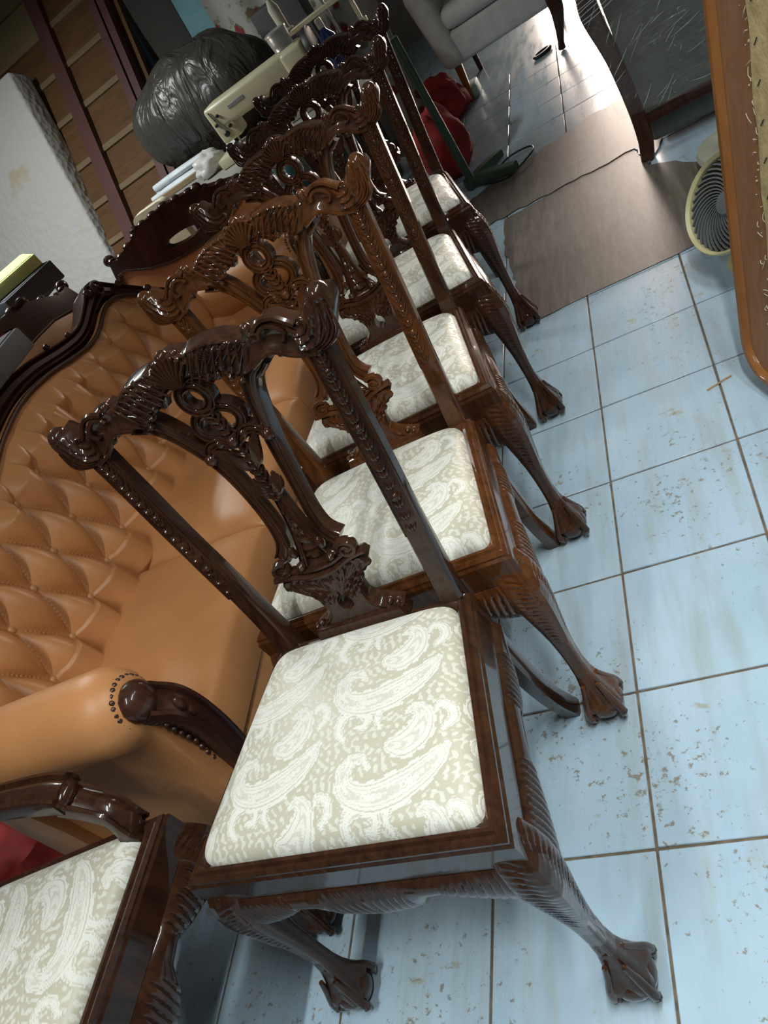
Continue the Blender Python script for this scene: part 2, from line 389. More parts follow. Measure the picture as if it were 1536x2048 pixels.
def crest_mesh():
    mb = MB()
    # hump: between the middle and the shoulder
    A = cr([(0, 1013), (14, 1011), (30, 1004), (44, 1006), (75, 1004), (98, 998), (122, 986), (134, 982)], 130)
    B = cr([(0, 968), (16, 969), (33, 967), (48, 960), (63, 957), (77, 947), (88, 936), (108, 936)], 130)
    def hump(s, t):
        g = .35 - 1.9 * (1 - abs(math.sin(PI * (s * 12 + t * 3.4 + 0.45 * math.sin(5 * t + 7 * s))))) ** 2.5 if 0.10 < s < 0.93 else 0
        e = math.sin(2 * PI * s * 22) if s <= 0.10 else 0
        lip = 0.0045 * math.exp(-((t - 0.06) / 0.07) ** 2)
        return 0.007 + 0.006 * pillow(t, 6) + 0.003 * math.sin(PI * t) + (0.0026 * g + 0.002 * e) * pillow(t, 2) + lip
    strip(mb, A, B, 22, hump, 0.020)
    # shoulder: smooth plain band with raised lips, dipping to the post
    A = cr([(130, 985), (141, 991), (150, 985), (163, 989), (182, 986), (196, 974), (206, 966)], 40)
    B = cr([(100, 936), (122, 944), (148, 950), (162, 946), (176, 936), (192, 928), (206, 927)], 40)
    def shoulder(s, t):
        return 0.005 + 0.010 * pillow(t, 6) + 0.004 * (math.exp(-((t - 0.1) / 0.08) ** 2) + math.exp(-((t - 0.9) / 0.08) ** 2)) - 0.004 * math.exp(-((t - .5) / .2) ** 2)
    strip(mb, A, B, 12, shoulder, 0.020)
    # ear: carved leaf sweeping up to a rolled tip
    A = cr([(200, 970), (206, 966), (216, 967), (226, 975), (234, 986), (240, 990)], 40)
    B = cr([(196, 926), (212, 918), (236, 920), (256, 944), (270, 966), (270, 982)], 40)
    def ear(s, t):
        return 0.006 + 0.016 * pillow(t, 3) + 0.0026 * math.sin(2 * PI * (t * 4.2 + s * 1.8)) * pillow(t, 2)
    strip(mb, A, B, 20, ear, 0.022)
    blob(mb, Q(255, 985, -0.006), (0.0155, 0.019, 0.0145), 12, 8)
    blob(mb, Q(140, 990, -0.010), 0.0088, 10, 6); blob(mb, Q(206, 962, -0.012), 0.006, 8, 5)
    # scroll on the shoulder, beads under it and over the strap
    sweep(mb, QP(cr([(152, 972), (158, 981), (170, 983), (182, 976), (188, 966), (184, 958), (176, 958)], 24), -0.017), np.linspace(.0040, .0026, 24), .005, NF, ROUND6)
    sweep(mb, QP(cr([(196, 968), (204, 956), (214, 954), (222, 962), (218, 972), (210, 970)], 18), -0.018), np.linspace(.0036, .0020, 18), .004, NF, ROUND6)
    sweep(mb, QP(cr([(150, 985), (165, 992), (184, 989), (199, 976), (207, 967)], 16), -0.016), .0045, .006, NF, ROUND6)
    sweep(mb, QP(cr([(118, 942), (148, 951), (164, 945), (178, 934), (194, 926), (212, 920)], 16), -0.016), .0035, .005, NF, ROUND6)
    for x, z, r in ((150, 949, 7), (166, 942, 6.5), (196, 927, 6), (208, 936, 5.5), (78, 945, 6.5), (62, 955, 7), (48, 959, 6), (90, 934, 5.5)):
        blob(mb, Q(x, z, -0.012), (r / 1000, .008, r / 1000), 8, 5)
    # leaf ribs of the hump and of the drooping acanthus over the opening
    for k in range(7):
        x0 = 30 + k * 13; sweep(mb, QP(cr([(x0 - 10, 962 - k * 2.5), (x0, 972 - k * 1.5), (x0 + 12, 990 - k * 1.2), (x0 + 20, 999 - k * 2.2)], 9), -0.020), [.001, .0022, .002, .001], [.001, .0025, .0025, .001], NF, ROUND6)
    for k in range(5):
        sweep(mb, QP(cr([(206 + k * 5, 934 - k * 3), (222 + k * 6, 936 - k * 2), (240 + k * 5, 952 - k * 3), (248 + k * 4, 978 - k * 3)], 10), -0.020), [.001, .0026, .0026, .0012], [.002, .0035, .0035, .002], NF, ROUND6)
    mb.mirror()
    # shell at the middle of the crest
    for k in range(-4, 5):
        a = k * 0.22; sweep(mb, QP([(2 * k, 968), (22 * math.sin(a), 968 + 22 * math.cos(a)), (42 * math.sin(a), 970 + 43 * math.cos(a) - abs(k) * 0.6)], -0.021), [.0012, .0032, .0036], [.002, .0045, .004], NF, ROUND6)
    blob(mb, Q(0, 1012, -0.008), (0.010, 0.013, 0.009), 10, 6); blob(mb, Q(-20, 1008, -0.008), 0.006, 8, 5); blob(mb, Q(20, 1008, -0.008), 0.006, 8, 5)
    return mb
def splat_mesh():
    mb = MB()
    C_ = cr([(122, 948), (112, 938), (98, 930), (82, 905), (69, 872), (56, 832), (47, 785), (41, 735), (38, 695), (40, 668), (47, 652), (58, 640)], 46)
    sweep(mb, QP(C_, 0, True), [.022, .017, .0165, .0145, .0132, .0120, .0106, .0096, .0100, .0112, .0135, .0150], .013, NF, STRAP)
    # curled foot of the strap
    th = np.linspace(-0.4, 2.9 * PI, 34); rr = np.linspace(19, 3, 34)
    sweep(mb, QP([(64 + r * math.cos(1.9 - a), 626 + r * 0.85 * math.sin(1.9 - a)) for a, r in zip(th, rr)], -0.014), np.linspace(.0065, .003, 34), np.linspace(.011, .009, 34), NF, ROUND6)
    blob(mb, Q(66, 625, -0.010), (.018, .012, .015), 12, 6)
    blob(mb, Q(28, 650, -0.012), (.007, .009, .013), 8, 5); blob(mb, Q(30, 622, -0.014), (.009, .010, .008), 8, 5)
    # V strap beside the middle
    sweep(mb, QP(cr([(3, 742), (6, 705), (11, 672), (19, 640), (31, 610)], 16), 0, True), [.005, .0055, .0055, .006, .0075], .011, NF, STRAP)
    # branch leaf joining the lower ring to the strap
    sweep(mb, QP(cr([(12, 846), (28, 858), (44, 855), (54, 842), (60, 830)], 14), -0.004, True), [.006, .009, .009, .007, .009], .012, NF, STRAP)
    for k in range(5):   # acanthus leaf hanging inside
        sweep(mb, QP(cr([(6, 795 + k * 4), (18 + k * 1.5, 806 + k * 8), (30 + 3 * k, 826 + k * 6), (38 + k * 1.5, 842 + k * 2)], 9), -0.010, True), [.002, .0048, .0046, .0015], [.004, .007, .006, .003], NF, ROUND6)
    for k in range(4):   # lower palmette
        sweep(mb, QP(cr([(2, 738 + k * 4), (12, 746 + k * 6), (22 - k, 756 + k * 6), (27 - 3 * k, 768 + 4 * k)], 8), -0.008, True), [.002, .0048, .005, .002], [.003, .007, .006, .003], NF, ROUND6)
    blob(mb, Q(24, 855, 0.012), (.010, .012, .010), 8, 5); blob(mb, Q(57, 838, 0.010), (.011, .012, .011), 10, 6)
    # arm of the ring that runs up into the crest
    sweep(mb, QP(cr([(2, 966), (-12, 972), (-30, 970), (-46, 960), (-52, 948)], 14), -0.004), [.006, .007, .007, .008, .006], .012, NF, STRAP)
    # shell plate under the collar
    A = lin([(80, 606), (86, 596), (76, 582), (62, 575), (48, 560), (40, 540), (40, 522), (55, 506), (90, 490)], 30)
    B = lin([(0, 600), (0, 580), (0, 560), (3, 549), (10, 545), (14, 535), (12, 522), (0, 517), (0, 490)], 30)
    def shell(s, t):
        g = math.sin(2 * PI * ((1 - t) * 5.5 + s * 4)) if s < 0.55 else 0
        return 0.006 + 0.009 * pillow(min(1, t * .5 + .02), 6) + 0.003 * g * pillow(t, 2) + 0.004 * math.exp(-((t - 0.1) / 0.09) ** 2)
    strip(mb, A, B, 14, shell, 0.016, False, -0.004)
    for x, z, r in ((78, 590, 9), (66, 582, 7), (54, 570, 7), (44, 556, 5), (70, 503, 6), (82, 498, 5)): blob(mb, Q(x, z, -0.012), (r / 1000, .008, r / 1000), 8, 5)
    for k in range(6):
        a = 0.25 + k * 0.22; sweep(mb, QP(cr([(3 + k * 2, 556 + k), (14 + k * 6, 572 + k * 2), (12 + k * 11.5, 592 + k * 1.5)], 7), -0.016), [.001, .003, .003], [.002, .005, .004], NF, ROUND6)
    mb.mirror()
    # collar
    sweep(mb, QP(cr([(-90, 613), (-58, 609), (-25, 598), (0, 596), (25, 598), (58, 609), (90, 613)], 26), -0.012), .0065, .012, NF, ROUND)
    sweep(mb, QP(cr([(-60, 620), (-25, 610), (0, 608), (25, 610), (60, 620)], 18), -0.010), .0045, .010, NF, ROUND6)
    # carved infill of the V
    A = lin([(0, 722), (-9, 672), (-26, 612)], 20); B = lin([(0.5, 722), (9, 672), (26, 612)], 20)
    strip(mb, A, B, 6, lambda s, t: 0.003 + 0.004 * math.sin(2 * PI * (s * 7 + abs(t - .5))) * pillow(t, 2), 0.010)
    # rings
    th = np.linspace(0, 2 * PI, 40, endpoint=False)
    sweep(mb, QP([(22 * math.cos(a), 937 + 24 * math.sin(a)) for a in th], -0.003, True), .0088, .012, NF, STRAP, closed=True)
    th = np.linspace(0, 2 * PI, 48, endpoint=False)
    sweep(mb, QP([(38.5 * math.cos(a), 886 + 28 * math.sin(a)) for a in th], 0.0, True), .0092, .012, NF, STRAP, closed=True)
    # leaf stem in the lower ring and husks down the middle
    sweep(mb, QP([(0, 912), (0, 880), (0, 850), (0, 800), (0, 736)], 0, True), [.005, .006, .008, .006, .004], .009, NF, ROUND)
    for z, w in ((908, 10), (896, 12), (884, 12), (872, 10), (860, 14), (846, 18), (832, 16), (818, 14), (804, 12), (791, 11), (779, 10), (767, 10), (754, 9), (742, 8)):
        for sg in (-1, 1):
            sweep(mb, QP(cr([(0, z - 9), (sg * w * .55, z - 4), (sg * w * .95, z + 3), (sg * w * .7, z + 9)], 7), -.008, True), [.0015, .0040, .0038, .0012], [.002, .006, .005, .002], NF, ROUND6)
    blob(mb, Q(0, 852, .006), (.010, .010, .010), 10, 6)
    return mb
def shoe_mesh():
    mb = MB()
    def f(c): 
        t = (c.z - 0.468) / 0.03; return (c.x * (1 - 0.10 * t), c.y + 0.010 * t * (1 if c.y < YB else -1), c.z)
    box(mb, -0.092, 0.092, YB - 0.030, YB + 0.014, 0.466, 0.498, 0.004, 2, f); return mb
STI = [(0.176, 0.268, 0.0), (0.175, 0.262, 0.02), (0.173, 0.238, 0.10), (0.172, 0.221, 0.20), (0.171, 0.212, 0.30), (0.169, 0.210, 0.40), (0.168, 0.214, 0.47)]
def stile_mesh():
    mb = MB()
    up = [Q(174, 540), Q(184, 640), Q(197, 750), Q(208, 860), Q(216, 930), Q(224, 958)]
    P = cr(STI + up, 60)
    sweep(mb, P, [.0165, .0165, .0155, .016, .017, .018, .019, .0185, .018, .018, .0185, .019, .019], [.020, .0185, .0185, .020, .021, .022, .020, .017, .0155, .015, .015, .015, .012], (0, -1, 0.1), SOFTBOX)
    # raised lips and bellflower carving on the face
    F_ = cr([Q(181, 610), Q(197, 750), Q(208, 860), Q(217, 938)], 40) 
    for s in (-1, 1):
        sweep(mb, F_ + np.array([s * 0.0155, -0.015, 0.0]), .0022, .003, NF, ROUND6)
    for k in range(22):
        u = 0.04 + 0.93 * k / 21; c = F_[int(u * 39)] + np.array([0, -0.0140, 0])
        rt_ = Matrix.Rotation(0.12, 3, 'Y')
        for s in (-1, 0, 1):
            r2 = Matrix.Rotation(0.12 + s * 0.5, 3, 'Y')
            blob(mb, c + np.array([s * 0.0055, -0.001, 0.002 * abs(s)]), (.0032, .004, .0085), 6, 4, r2)
        if k % 7 == 3: blob(mb, c + np.array([0, -.002, .006]), .0062, 8, 5)
    return mb
HW, FY, RHW = 0.268, -0.200, 0.197      # seat frame: front half width, front y, rear half width
def rail_prof(): return [(0.0, 0.398), (0.0, 0.452), (0.003, 0.458), (0.003, 0.462), (0.008, 0.468), (0.013, 0.466), (0.016, 0.4715), (0.021, 0.472), (0.026, 0.466), (0.030, 0.466), (0.030, 0.398)]
CORN = [(-HW, FY), (HW, FY), (RHW, YB), (-RHW, YB)]
def inset(d):
    """corner points of the seat trapezoid inset by d"""
    C4 = [np.array(c) for c in CORN]; out = []
    for i in range(4):
        a, b, c = C4[i - 1], C4[i], C4[(i + 1) % 4]
        e1 = (b - a) / np.linalg.norm(b - a); e2 = (c - b) / np.linalg.norm(c - b)
        n1 = np.array([-e1[1], e1[0]]); n2 = np.array([-e2[1], e2[0]]); k = 1 + n1 @ n2
        out.append(b + d * (n1 + n2) / k)
    return out
def rail_mesh(i):
    mb = MB(); pr = rail_prof(); V = []
    for d, z in pr:
        I = inset(d); V += [(*I[i], z), (*I[(i + 1) % 4], z)]
    n = len(pr); F = [(2 * k, 2 * k + 1, 2 * ((k + 1) % n) + 1, 2 * ((k + 1) % n)) for k in range(n)]
    F += [tuple(range(0, 2 * n, 2)), tuple(range(2 * n - 1, 0, -2))]; mb.add(V, F); return mb
def apron_mesh(kind):
    """carved apron under a rail: kind front / side"""
    mb = MB(); n = 220
    if kind == 'front':
        a, b = np.array([-HW + .012, FY]), np.array([HW - .012, FY])
        xs = [0, .04, .065, .09, .12, .15, .19, .235, .27]; zs = [.306, .312, .322, .352, .357, .337, .318, .306, .30]
    else:
        a, b = np.array([HW, FY + .012]), np.array([RHW, YB - .018])
        xs = [0, .05, .09, .13, .17, .22, .26, .30, .36, .42]; zs = [.30, .306, .318, .336, .350, .352, .332, .330, .350, .362]
    Ln = np.linalg.norm(b - a); e = (b - a) / Ln; out = np.array([e[1], -e[0]])
    V = []; F = []; m = 10
    for i in range(n + 1):
        s = i / n; p = a + e * Ln * s; q = abs(s - .5) * Ln if kind == 'front' else s * Ln
        zb = float(np.interp(q, xs, zs)); carved = (q < .068 or q > .125) if kind == 'front' else (q < .14 or .23 < q < .33)
        for j in range(m + 1):
            t = j / m; z = .400 * (1 - t) + zb * t
            h = .002 + .011 * math.sin(PI * min(1, t * 1.02)) ** .7
            if carved and t > .12: h += (.0012 - .0065 * (1 - abs(math.sin(PI * (q / .0125 + t * 1.1)))) ** 2.2) * pillow(t, 4)
            pp = p + out * h; V.append((pp[0], pp[1], z))
        for z in (.400, zb): pp = p - out * .020; V.append((pp[0], pp[1], z))
    w = m + 3
    for i in range(n):
        for j in range(m): F.append((i * w + j, i * w + j + 1, (i + 1) * w + j + 1, (i + 1) * w + j))
        F.append((i * w + m + 1, (i + 1) * w + m + 1, (i + 1) * w + m + 2, i * w + m + 2)); F.append((i * w + m, i * w + m + 2, (i + 1) * w + m + 2, (i + 1) * w + m))
        F.append((i * w, (i + 1) * w, (i + 1) * w + m + 1, i * w + m + 1))
    mb.add(V, F); return mb
def leg_mesh():
    """cabriole leg at the front right corner with claw and ball foot"""
    mb = MB(); dx, dy = 0.7071, -0.7071
    zs = [.425, .400, .375, .345, .31, .27, .23, .19, .15, .12, .095, .072, .055, .044]
    ds = [-.040, -.032, -.026, -.022, -.019, -.018, -.018, -.018, -.017, -.014, -.010, -.006, -.003, -.002]
    rs = [.028, .034, .0365, .0355, .0305, .0245, .0195, .0165, .0155, .0172, .0220, .029, .036, .038]
    nz = 150; seg = 40; V = []; F = []
    for i in range(nz + 1):
        z = .425 + (.044 - .425) * i / nz
        d = float(np.interp(-z, [-q for q in zs], ds)); r = float(np.interp(-z, [-q for q in zs], rs))
        foot = max(0, min(1, (.105 - z) / .055))
        for j in range(seg):
            a = 2 * PI * j / seg        # 0 = outward diagonal
            k = .10 * math.cos(4 * a) * (1 - foot) + foot * .17 * math.cos(4 * a)
            rr = r * (1 + k)
            g = max(0, min(1, (z - .215) / .03)) * max(0, min(1, (.44 - z) / .03))
            side = math.exp(-((abs(math.atan2(math.sin(a), math.cos(a))) - .82) / .38) ** 2)
            rr += g * side * (.0010 - .0048 * (1 - abs(math.sin(PI * (z / .0115 + abs(a - PI) * 1.3)))) ** 2.2)
            rr += g * .003 * math.exp(-(math.atan2(math.sin(a), math.cos(a)) / .10) ** 2)
            ux = math.cos(a) * dx - math.sin(a) * dy; uy = math.cos(a) * dy + math.sin(a) * dx
            V.append((HW + d * dx + ux * rr - .013 * (1 - z / .425), FY + d * dy + uy * rr - .018 * (1 - z / .425), z))
    for i in range(nz):
        for j in range(seg): F.append((i * seg + j, i * seg + (j + 1) % seg, (i + 1) * seg + (j + 1) % seg, (i + 1) * seg + j))
    F += [tuple(range(seg)), tuple(range(nz * seg, (nz + 1) * seg))]
    mb.add(V, F)
    cx, cy = HW - .003 * dx - .012, FY - .003 * dy - .0165
    blob(mb, (cx, cy, .0345), (.0385, .0385, .0340), 20, 12)
    for q in range(4):
        a = q * PI / 2; ux = math.cos(a) * dx - math.sin(a) * dy; uy = math.cos(a) * dy + math.sin(a) * dx
        P = [(.020, .105), (.030, .075), (.040, .050), (.0445, .032), (.043, .018), (.038, .006)]
        sweep(mb, cr([(cx + ux * r, cy + uy * r, z) for r, z in P], 16), [.0045, .0065, .0075, .008, .0072, .0035], [.0045, .006, .007, .007, .006, .003], (ux, uy, .2), ROUND)
        blob(mb, (cx + ux * .0435, cy + uy * .0435, .026), .0092, 8, 6)
    return mb
def bracket_mesh():
    return MB()
PAIS = [   # spine points and half widths of the woven paisley motifs (metres), number of inner bands
    ([(.060, .044), (.050, .060), (.030, .060), (.018, .042), (.026, .018), (.060, .002), (.105, .004), (.150, .020), (.178, .044)], [.004, .007, .010, .013, .016, .020, .022, .017, .006], 3),
    ([(.098, .066), (.118, .062), (.140, .074), (.150, .096), (.140, .113), (.126, .110)], [.010, .020, .021, .014, .008, .004], 2),
    ([(.022, .098), (.012, .116), (.022, .136), (.046, .138), (.062, .124), (.056, .110), (.044, .112)], [.004, .007, .009, .009, .008, .006, .004], 1),
    ([(.082, .098), (.078, .116), (.088, .132), (.106, .134), (.118, .126)], [.003, .006, .008, .007, .003], 1),
    ([(.176, .070), (.190, .084), (.188, .102), (.174, .108), (.168, .098)], [.004, .007, .007, .006, .003], 1)]
def weave(X, Y):
    c, s_ = math.cos(.16), math.sin(.16); U = X * c + Y * s_; Vv = -X * s_ + Y * c
    px, py = .200, .146
    best = np.zeros_like(U); ground = np.ones_like(U, bool)
    rg = np.random.RandomState(4)
    # small sprigs on the ground
    fl = np.zeros_like(U)
    for k in range(5):
        f1, f2, p1, p2 = rg.uniform(330, 620, 2).tolist() + rg.uniform(0, 6.28, 2).tolist(); a_ = rg.uniform(0, 3.14)
        fl += np.sin((U * math.cos(a_) + Vv * math.sin(a_)) * f1 + p1 + 2.0 * np.sin(Vv * f2 * .25 + p2))
    val = np.where(fl > .55, .62, .05)
    for ci in range(-3, 4):
        for ri in range(-4, 5):
            oy = ri * py + (ci % 2) * py * .45; ox = ci * px
            for P_, w_, nb in PAIS:
                Sp = cr([(p[0], p[1]) for p in P_], 40); ww = np.interp(np.linspace(0, 1, 40), np.linspace(0, 1, len(w_)), w_)
                m_ = (U > ox - .03) & (U < ox + .24) & (Vv > oy - .05) & (Vv < oy + .19)
                if not m_.any(): continue
                u = U[m_] - ox; v = Vv[m_] - oy
                d = np.sqrt((u[:, None] - Sp[None, :, 0]) ** 2 + (v[:, None] - Sp[None, :, 1]) ** 2); k = np.argmin(d / (ww[None, :] + 1e-4), axis=1)
                dm = d[np.arange(len(k)), k]; e = dm / ww[k]; sside = np.sign((v - Sp[k, 1]))
                bead = .5 + .5 * np.sin(k * 1.6)
                inn = np.where(e < .80, 1.0, 0)
                bandp = np.abs(np.sin(PI * (e * (nb + .5))))
                inn = np.where((e < .74) & (bandp < .30), .30, inn)
                inn = np.where((nb >= 2) & (e < .42) & (np.sin(k * .9 + e * 9) > .2), .45, inn)
                outl = np.where((e >= .90) & (e < 1.0 + .22 * bead), .95, np.where((e >= .80) & (e < .90), .22, 0))
                gap = (e >= 1.0 + .22 * bead) & (e < 1.42)
                cur = val[m_]; new = np.where(e < .80, inn, np.where(e < 1.0 + .22 * bead, outl, cur))
                new = np.where(gap & (cur < .7), .05, new); val[m_] = new
    return val
def cushion_mesh():
    n = 300; I = inset(.021); t_ = np.linspace(0, 1, n + 1); t_ = .5 - .5 * np.cos(PI * t_); t_ = .65 * t_ + .35 * np.linspace(0, 1, n + 1)
    a, b = np.meshgrid(2 * t_ - 1, 2 * t_ - 1, indexing='ij'); p = 13.0
    mm = np.maximum(np.abs(a), np.abs(b)); l = (np.abs(a) ** p + np.abs(b) ** p) ** (1 / p); k = np.where(l > 0, mm / np.maximum(l, 1e-9), 1)
    a2, b2 = a * k, b * k; u, v = (a2 + 1) / 2, (b2 + 1) / 2
    x = (I[0][0] * (1 - u) + I[1][0] * u) * (1 - v) + (I[3][0] * (1 - u) + I[2][0] * u) * v
    y = I[0][1] * (1 - v) + (I[3][1] - .004) * v
    z = .466 + .030 * np.sqrt(np.maximum(0, 1 - mm ** 10)) + .018 * (1 - a ** 2) * (1 - b ** 2) ** .8
    wv = weave(x, y)
    V = np.stack([x, y, z], -1).reshape(-1, 3); m = n + 1
    idx = np.arange(m * m).reshape(m, m); F = np.stack([idx[:-1, :-1], idx[1:, :-1], idx[1:, 1:], idx[:-1, 1:]], -1).reshape(-1, 4).tolist()
    ring = list(idx[:, 0]) + list(idx[-1, 1:]) + list(idx[-2::-1, -1]) + list(idx[0, -2:0:-1]); o = m * m; kk = len(ring)
    V = np.vstack([V, V[ring] * np.array([1, 1, 0]) + np.array([0, 0, .445])])
    F += [(int(ring[q]), int(ring[(q + 1) % kk]), o + (q + 1) % kk, o + q) for q in range(kk)] + [tuple(range(o, o + kk))]
    me = bpy.data.meshes.new('seat_cushion'); me.from_pydata(V.tolist(), [], F); me.shade_smooth(); me.set_sharp_from_angle(angle=math.radians(60)); me.materials.append(M_FAB)
    at = me.attributes.new('weave', 'FLOAT', 'POINT'); at.data.foreach_set('value', np.r_[wv.reshape(-1), np.full(kk, .8)].astype(np.float32))
    return me
mx = lambda p: (-p[0], p[1], p[2])
st = stile_mesh(); lg = leg_mesh(); sa = apron_mesh('side')
CH = [('crest_rail', crest_mesh().mesh('crest_rail', M_WOOD)), ('splat', splat_mesh().mesh('splat', M_WOOD)), ('shoe', shoe_mesh().mesh('shoe', M_WOOD, 30)),
      ('stile', st.mesh('stile', M_WOOD)), ('stile', MB().merge(st, mx, True).mesh('stile', M_WOOD)),
      ('leg', lg.mesh('leg', M_WOOD)), ('leg', MB().merge(lg, mx, True).mesh('leg', M_WOOD)),
      ('apron', apron_mesh('front').mesh('apron', M_WOOD)), ('apron', sa.mesh('apron', M_WOOD)), ('apron', MB().merge(sa, mx, True).mesh('apron', M_WOOD)),
      ('seat_cushion', cushion_mesh())]
CH += [('seat_rail', rail_mesh(i).mesh('seat_rail', M_WOOD, 25)) for i in range(4)]
def chair(label, corner, rot, tint, group='carved dining chairs in a row', sx=1.0, name='dining_chair'):
    """corner = world xy of the front right corner of the seat frame"""
    c, s = math.cos(rot), math.sin(rot); lx, ly = HW * sx, FY
    root = thing(name, label, 'chair', (corner[0] - (c * lx - s * ly), corner[1] - (s * lx + c * ly), 0), rot, group)
    for nm, me in CH:
        o = mk(nm, me, root); o.scale = (sx, 1, 1); o.color = (1, 1, 1, 1) if nm == 'seat_cushion' else (*tint, 1)
    return root
D = math.radians
chair('nearest carved mahogany dining chair, its whole cream paisley seat and claw feet in view', (.264, -1.975), D(0.4), (1.0, 1.0, 1.0))
chair('second dining chair of the row, amber brown back, right behind the nearest chair', (.259, -1.507), D(2.6), (2.4, 2.05, 1.25))
chair('third and middle dining chair of the row of five, cream seat between two chair backs', (.217, -1.018), D(4.0), (1.6, 1.5, 1.2))
chair('fourth dining chair of the row, last but one before the green table stand', (.178, -.525), D(5.5), (1.15, 1.1, 1.0))
chair('farthest dining chair of the row, next to the green metal table stand', (.114, .010), D(6.0), (1.1, 1.0, 1.0))
# armchair at the left edge, facing the row
A0 = chair('carved mahogany armchair with cream seat cut off by the lower left corner', (-.376, -1.846), D(90), (1.0, .95, .95), None, 1.13, 'armchair')
def arm_mesh(s):
    mb = MB(); x = s * .275
    P = cr([(x, -.155, .468), (x, -.163, .495), (x + s * .010, -.145, .530), (x + s * .016, -.105, .562), (x + s * .018, -.078, .580)], 24)
    sweep(mb, P, [.030, .026, .025, .027, .028], [.018, .016, .016, .017, .018], (0, -.6, 1), STRAP)
    P = cr([(x + s * .018, -.098, .590), (x + s * .02, -.05, .598), (x + s * .015, .05, .610), (x - s * .005, .15, .630), (x - s * .03, .225, .662)], 30)
    sweep(mb, P, [.031, .031, .028, .024, .018], [.020, .021, .018, .017, .015], (0, 0, 1), STRAP)
    th = np.linspace(0, 2.6 * PI, 26); rr = np.linspace(.016, .004, 26)
    for q in (-1, 1):
        sweep(mb, [(x + s * .02 + q * .026, -.088 + r * math.cos(a), .583 + r * math.sin(a)) for a, r in zip(th, rr)], .004, .005, (1, 0, 0), ROUND6)
    blob(mb, (x + s * .02, -.094, .585), (.028, .018, .018), 12, 8)
    return mb
for s in (-1, 1):
    o = arm_mesh(s).obj('arm', M_WOOD, A0); o.color = (1, .95, .95, 1)

# ------------------------------------------------------------------ TAN TUFTED SOFA
SL = 1.93          # length along y
sofa = thing('tufted_sofa', 'tan leather button tufted sofa with dark carved frame beside the chair row', 'sofa', (-.376, -1.812, 0), D(3.7))
NY = [0, .05, .12, .20, .27, .33, .38, .45, .52, .59, .70, .81, .92, .965]; NZ = [.57, .60, .66, .74, .82, .862, .870, .864, .846, .841, .861, .889, .903, .904]
def top_z(y):
    q = y if y <= SL / 2 else SL - y; return float(np.interp(q, NY, NZ))
YS = np.linspace(0, SL, 121); TZ = np.convolve(np.pad([top_z(y) for y in YS], 2, 'edge'), np.ones(5) / 5, 'valid')
def topz(y): return float(np.interp(y, YS, TZ))
def wrap(y):
    q = min(y, SL - y); return .13 * max(0, min(1, (.34 - q) / .30)) ** 1.6
def back_x(y, z): return -.415 - .20 * (z - .45) + wrap(y)
PA, PB = .1195, .124
def tuft(y, z):
    p = (y - .555) / PA; R = (z - .527) / PB
    if R < 0: return (abs(math.sin(PI * p)) * min(1, .25 + abs(math.sin(PI * p)))) ** .5
    if R > 2:
        k = min(1, (R - 2) / .8); d = (abs(math.sin(PI * (p + (R - 2) / 2))) * abs(math.sin(PI * (p - (R - 2) / 2)))) ** .55
        d = (d ** (1 / .55) + .035) ** .55 - .10
        return d * (1 - k) + k * (.72 + .28 * abs(math.sin(PI * (p + .5))) ** .5)
    return (abs(math.sin(PI * (p + R / 2))) * abs(math.sin(PI * (p - R / 2))) + .035) ** .55 - .10
mb = MB()
NU, NV = 440, 150
def bf(u, v):
    y = .035 + u * (SL - .07); zt = topz(y) - .006; z = .40 + v * (zt - .40)
    e = min(1, v * 9) * min(1, (1 - v) * 7) * min(1, u * 30) * min(1, (1 - u) * 30)
    h = .010 + .052 * tuft(y, z) * e + .008 * e
    return (back_x(y, z) + h, y, z)
grid(mb, NU, NV, bf)
tback = mb.obj('tufted_back', M_TAN, sofa, 80)
mb = MB()   # closed backing
def bb(u, v):
    y = .02 + u * (SL - .04); z = .12 + v * (topz(y) + .0 - .12); return (back_x(y, max(.4, z)) - .075, y, z)
grid(mb, 60, 14, bb); mb.obj('back_panel', M_TAN, sofa, 80)
k = 0
for r in range(0, 3):
    z = .527 + r * PB
    for c in range(-5, 14):
        y = .555 + c * PA + (PA / 2 if r % 2 else 0)
        if .16 < y < SL - .16 and z < topz(y) - .06:
            m = MB(); blob(m, (0, 0, 0), (.007, .0105, .0105), 10, 6); o = m.obj('button', M_BUTTON, tback); o.location = (back_x(y, z) + .020, y, z)
mb = MB()   # carved frame over the back
ys = np.linspace(.0, SL, 110)
P = [(back_x(y, topz(y)) - .024, y, topz(y) + .014 + .014 * math.exp(-((min(y, SL - y) - .36) / .05) ** 2)) for y in ys]
hw = [.020 + .006 * math.exp(-((y - SL / 2) / .2) ** 2) + .012 * math.exp(-((min(y, SL - y) - .36) / .06) ** 2) + .003 * abs(math.sin(y * 9)) for y in ys]
sweep(mb, P, hw, .044, (1, 0, .35), STRAP)
for s in (0, 1):
    for (y, z, r) in ((.40, .915, .016), (.36, .912, .018), (.27, .865, .015), (.21, .79, .016), (.15, .725, .015), (.62, .892, .010), (.72, .918, .011)):
        yy = y if s == 0 else SL - y; blob(mb, (back_x(yy, z) + .012, yy, z), (r, r, r * .9), 10, 6)
    yy = .36 if s == 0 else SL - .36
    th = np.linspace(0, 3.2 * PI, 40); rr = np.linspace(.030, .005, 40)
    sg = 1 if s else -1
    sweep(mb, [(back_x(yy, .92) + .020, yy - sg * (-.01 + r * math.cos(a)), .900 + r * math.sin(a)) for a, r in zip(th, rr)], .0055, .008, (1, 0, .2), ROUND6)
mb.obj('carved_frame', M_SOFAWOOD, sofa)
mb = MB()
for i in range(300):
    y = .03 + (SL - .06) * i / 299; blob(mb, (back_x(y, topz(y)) + .030, y, topz(y) - .010), (.0068, .0062, .0062), 7, 4)
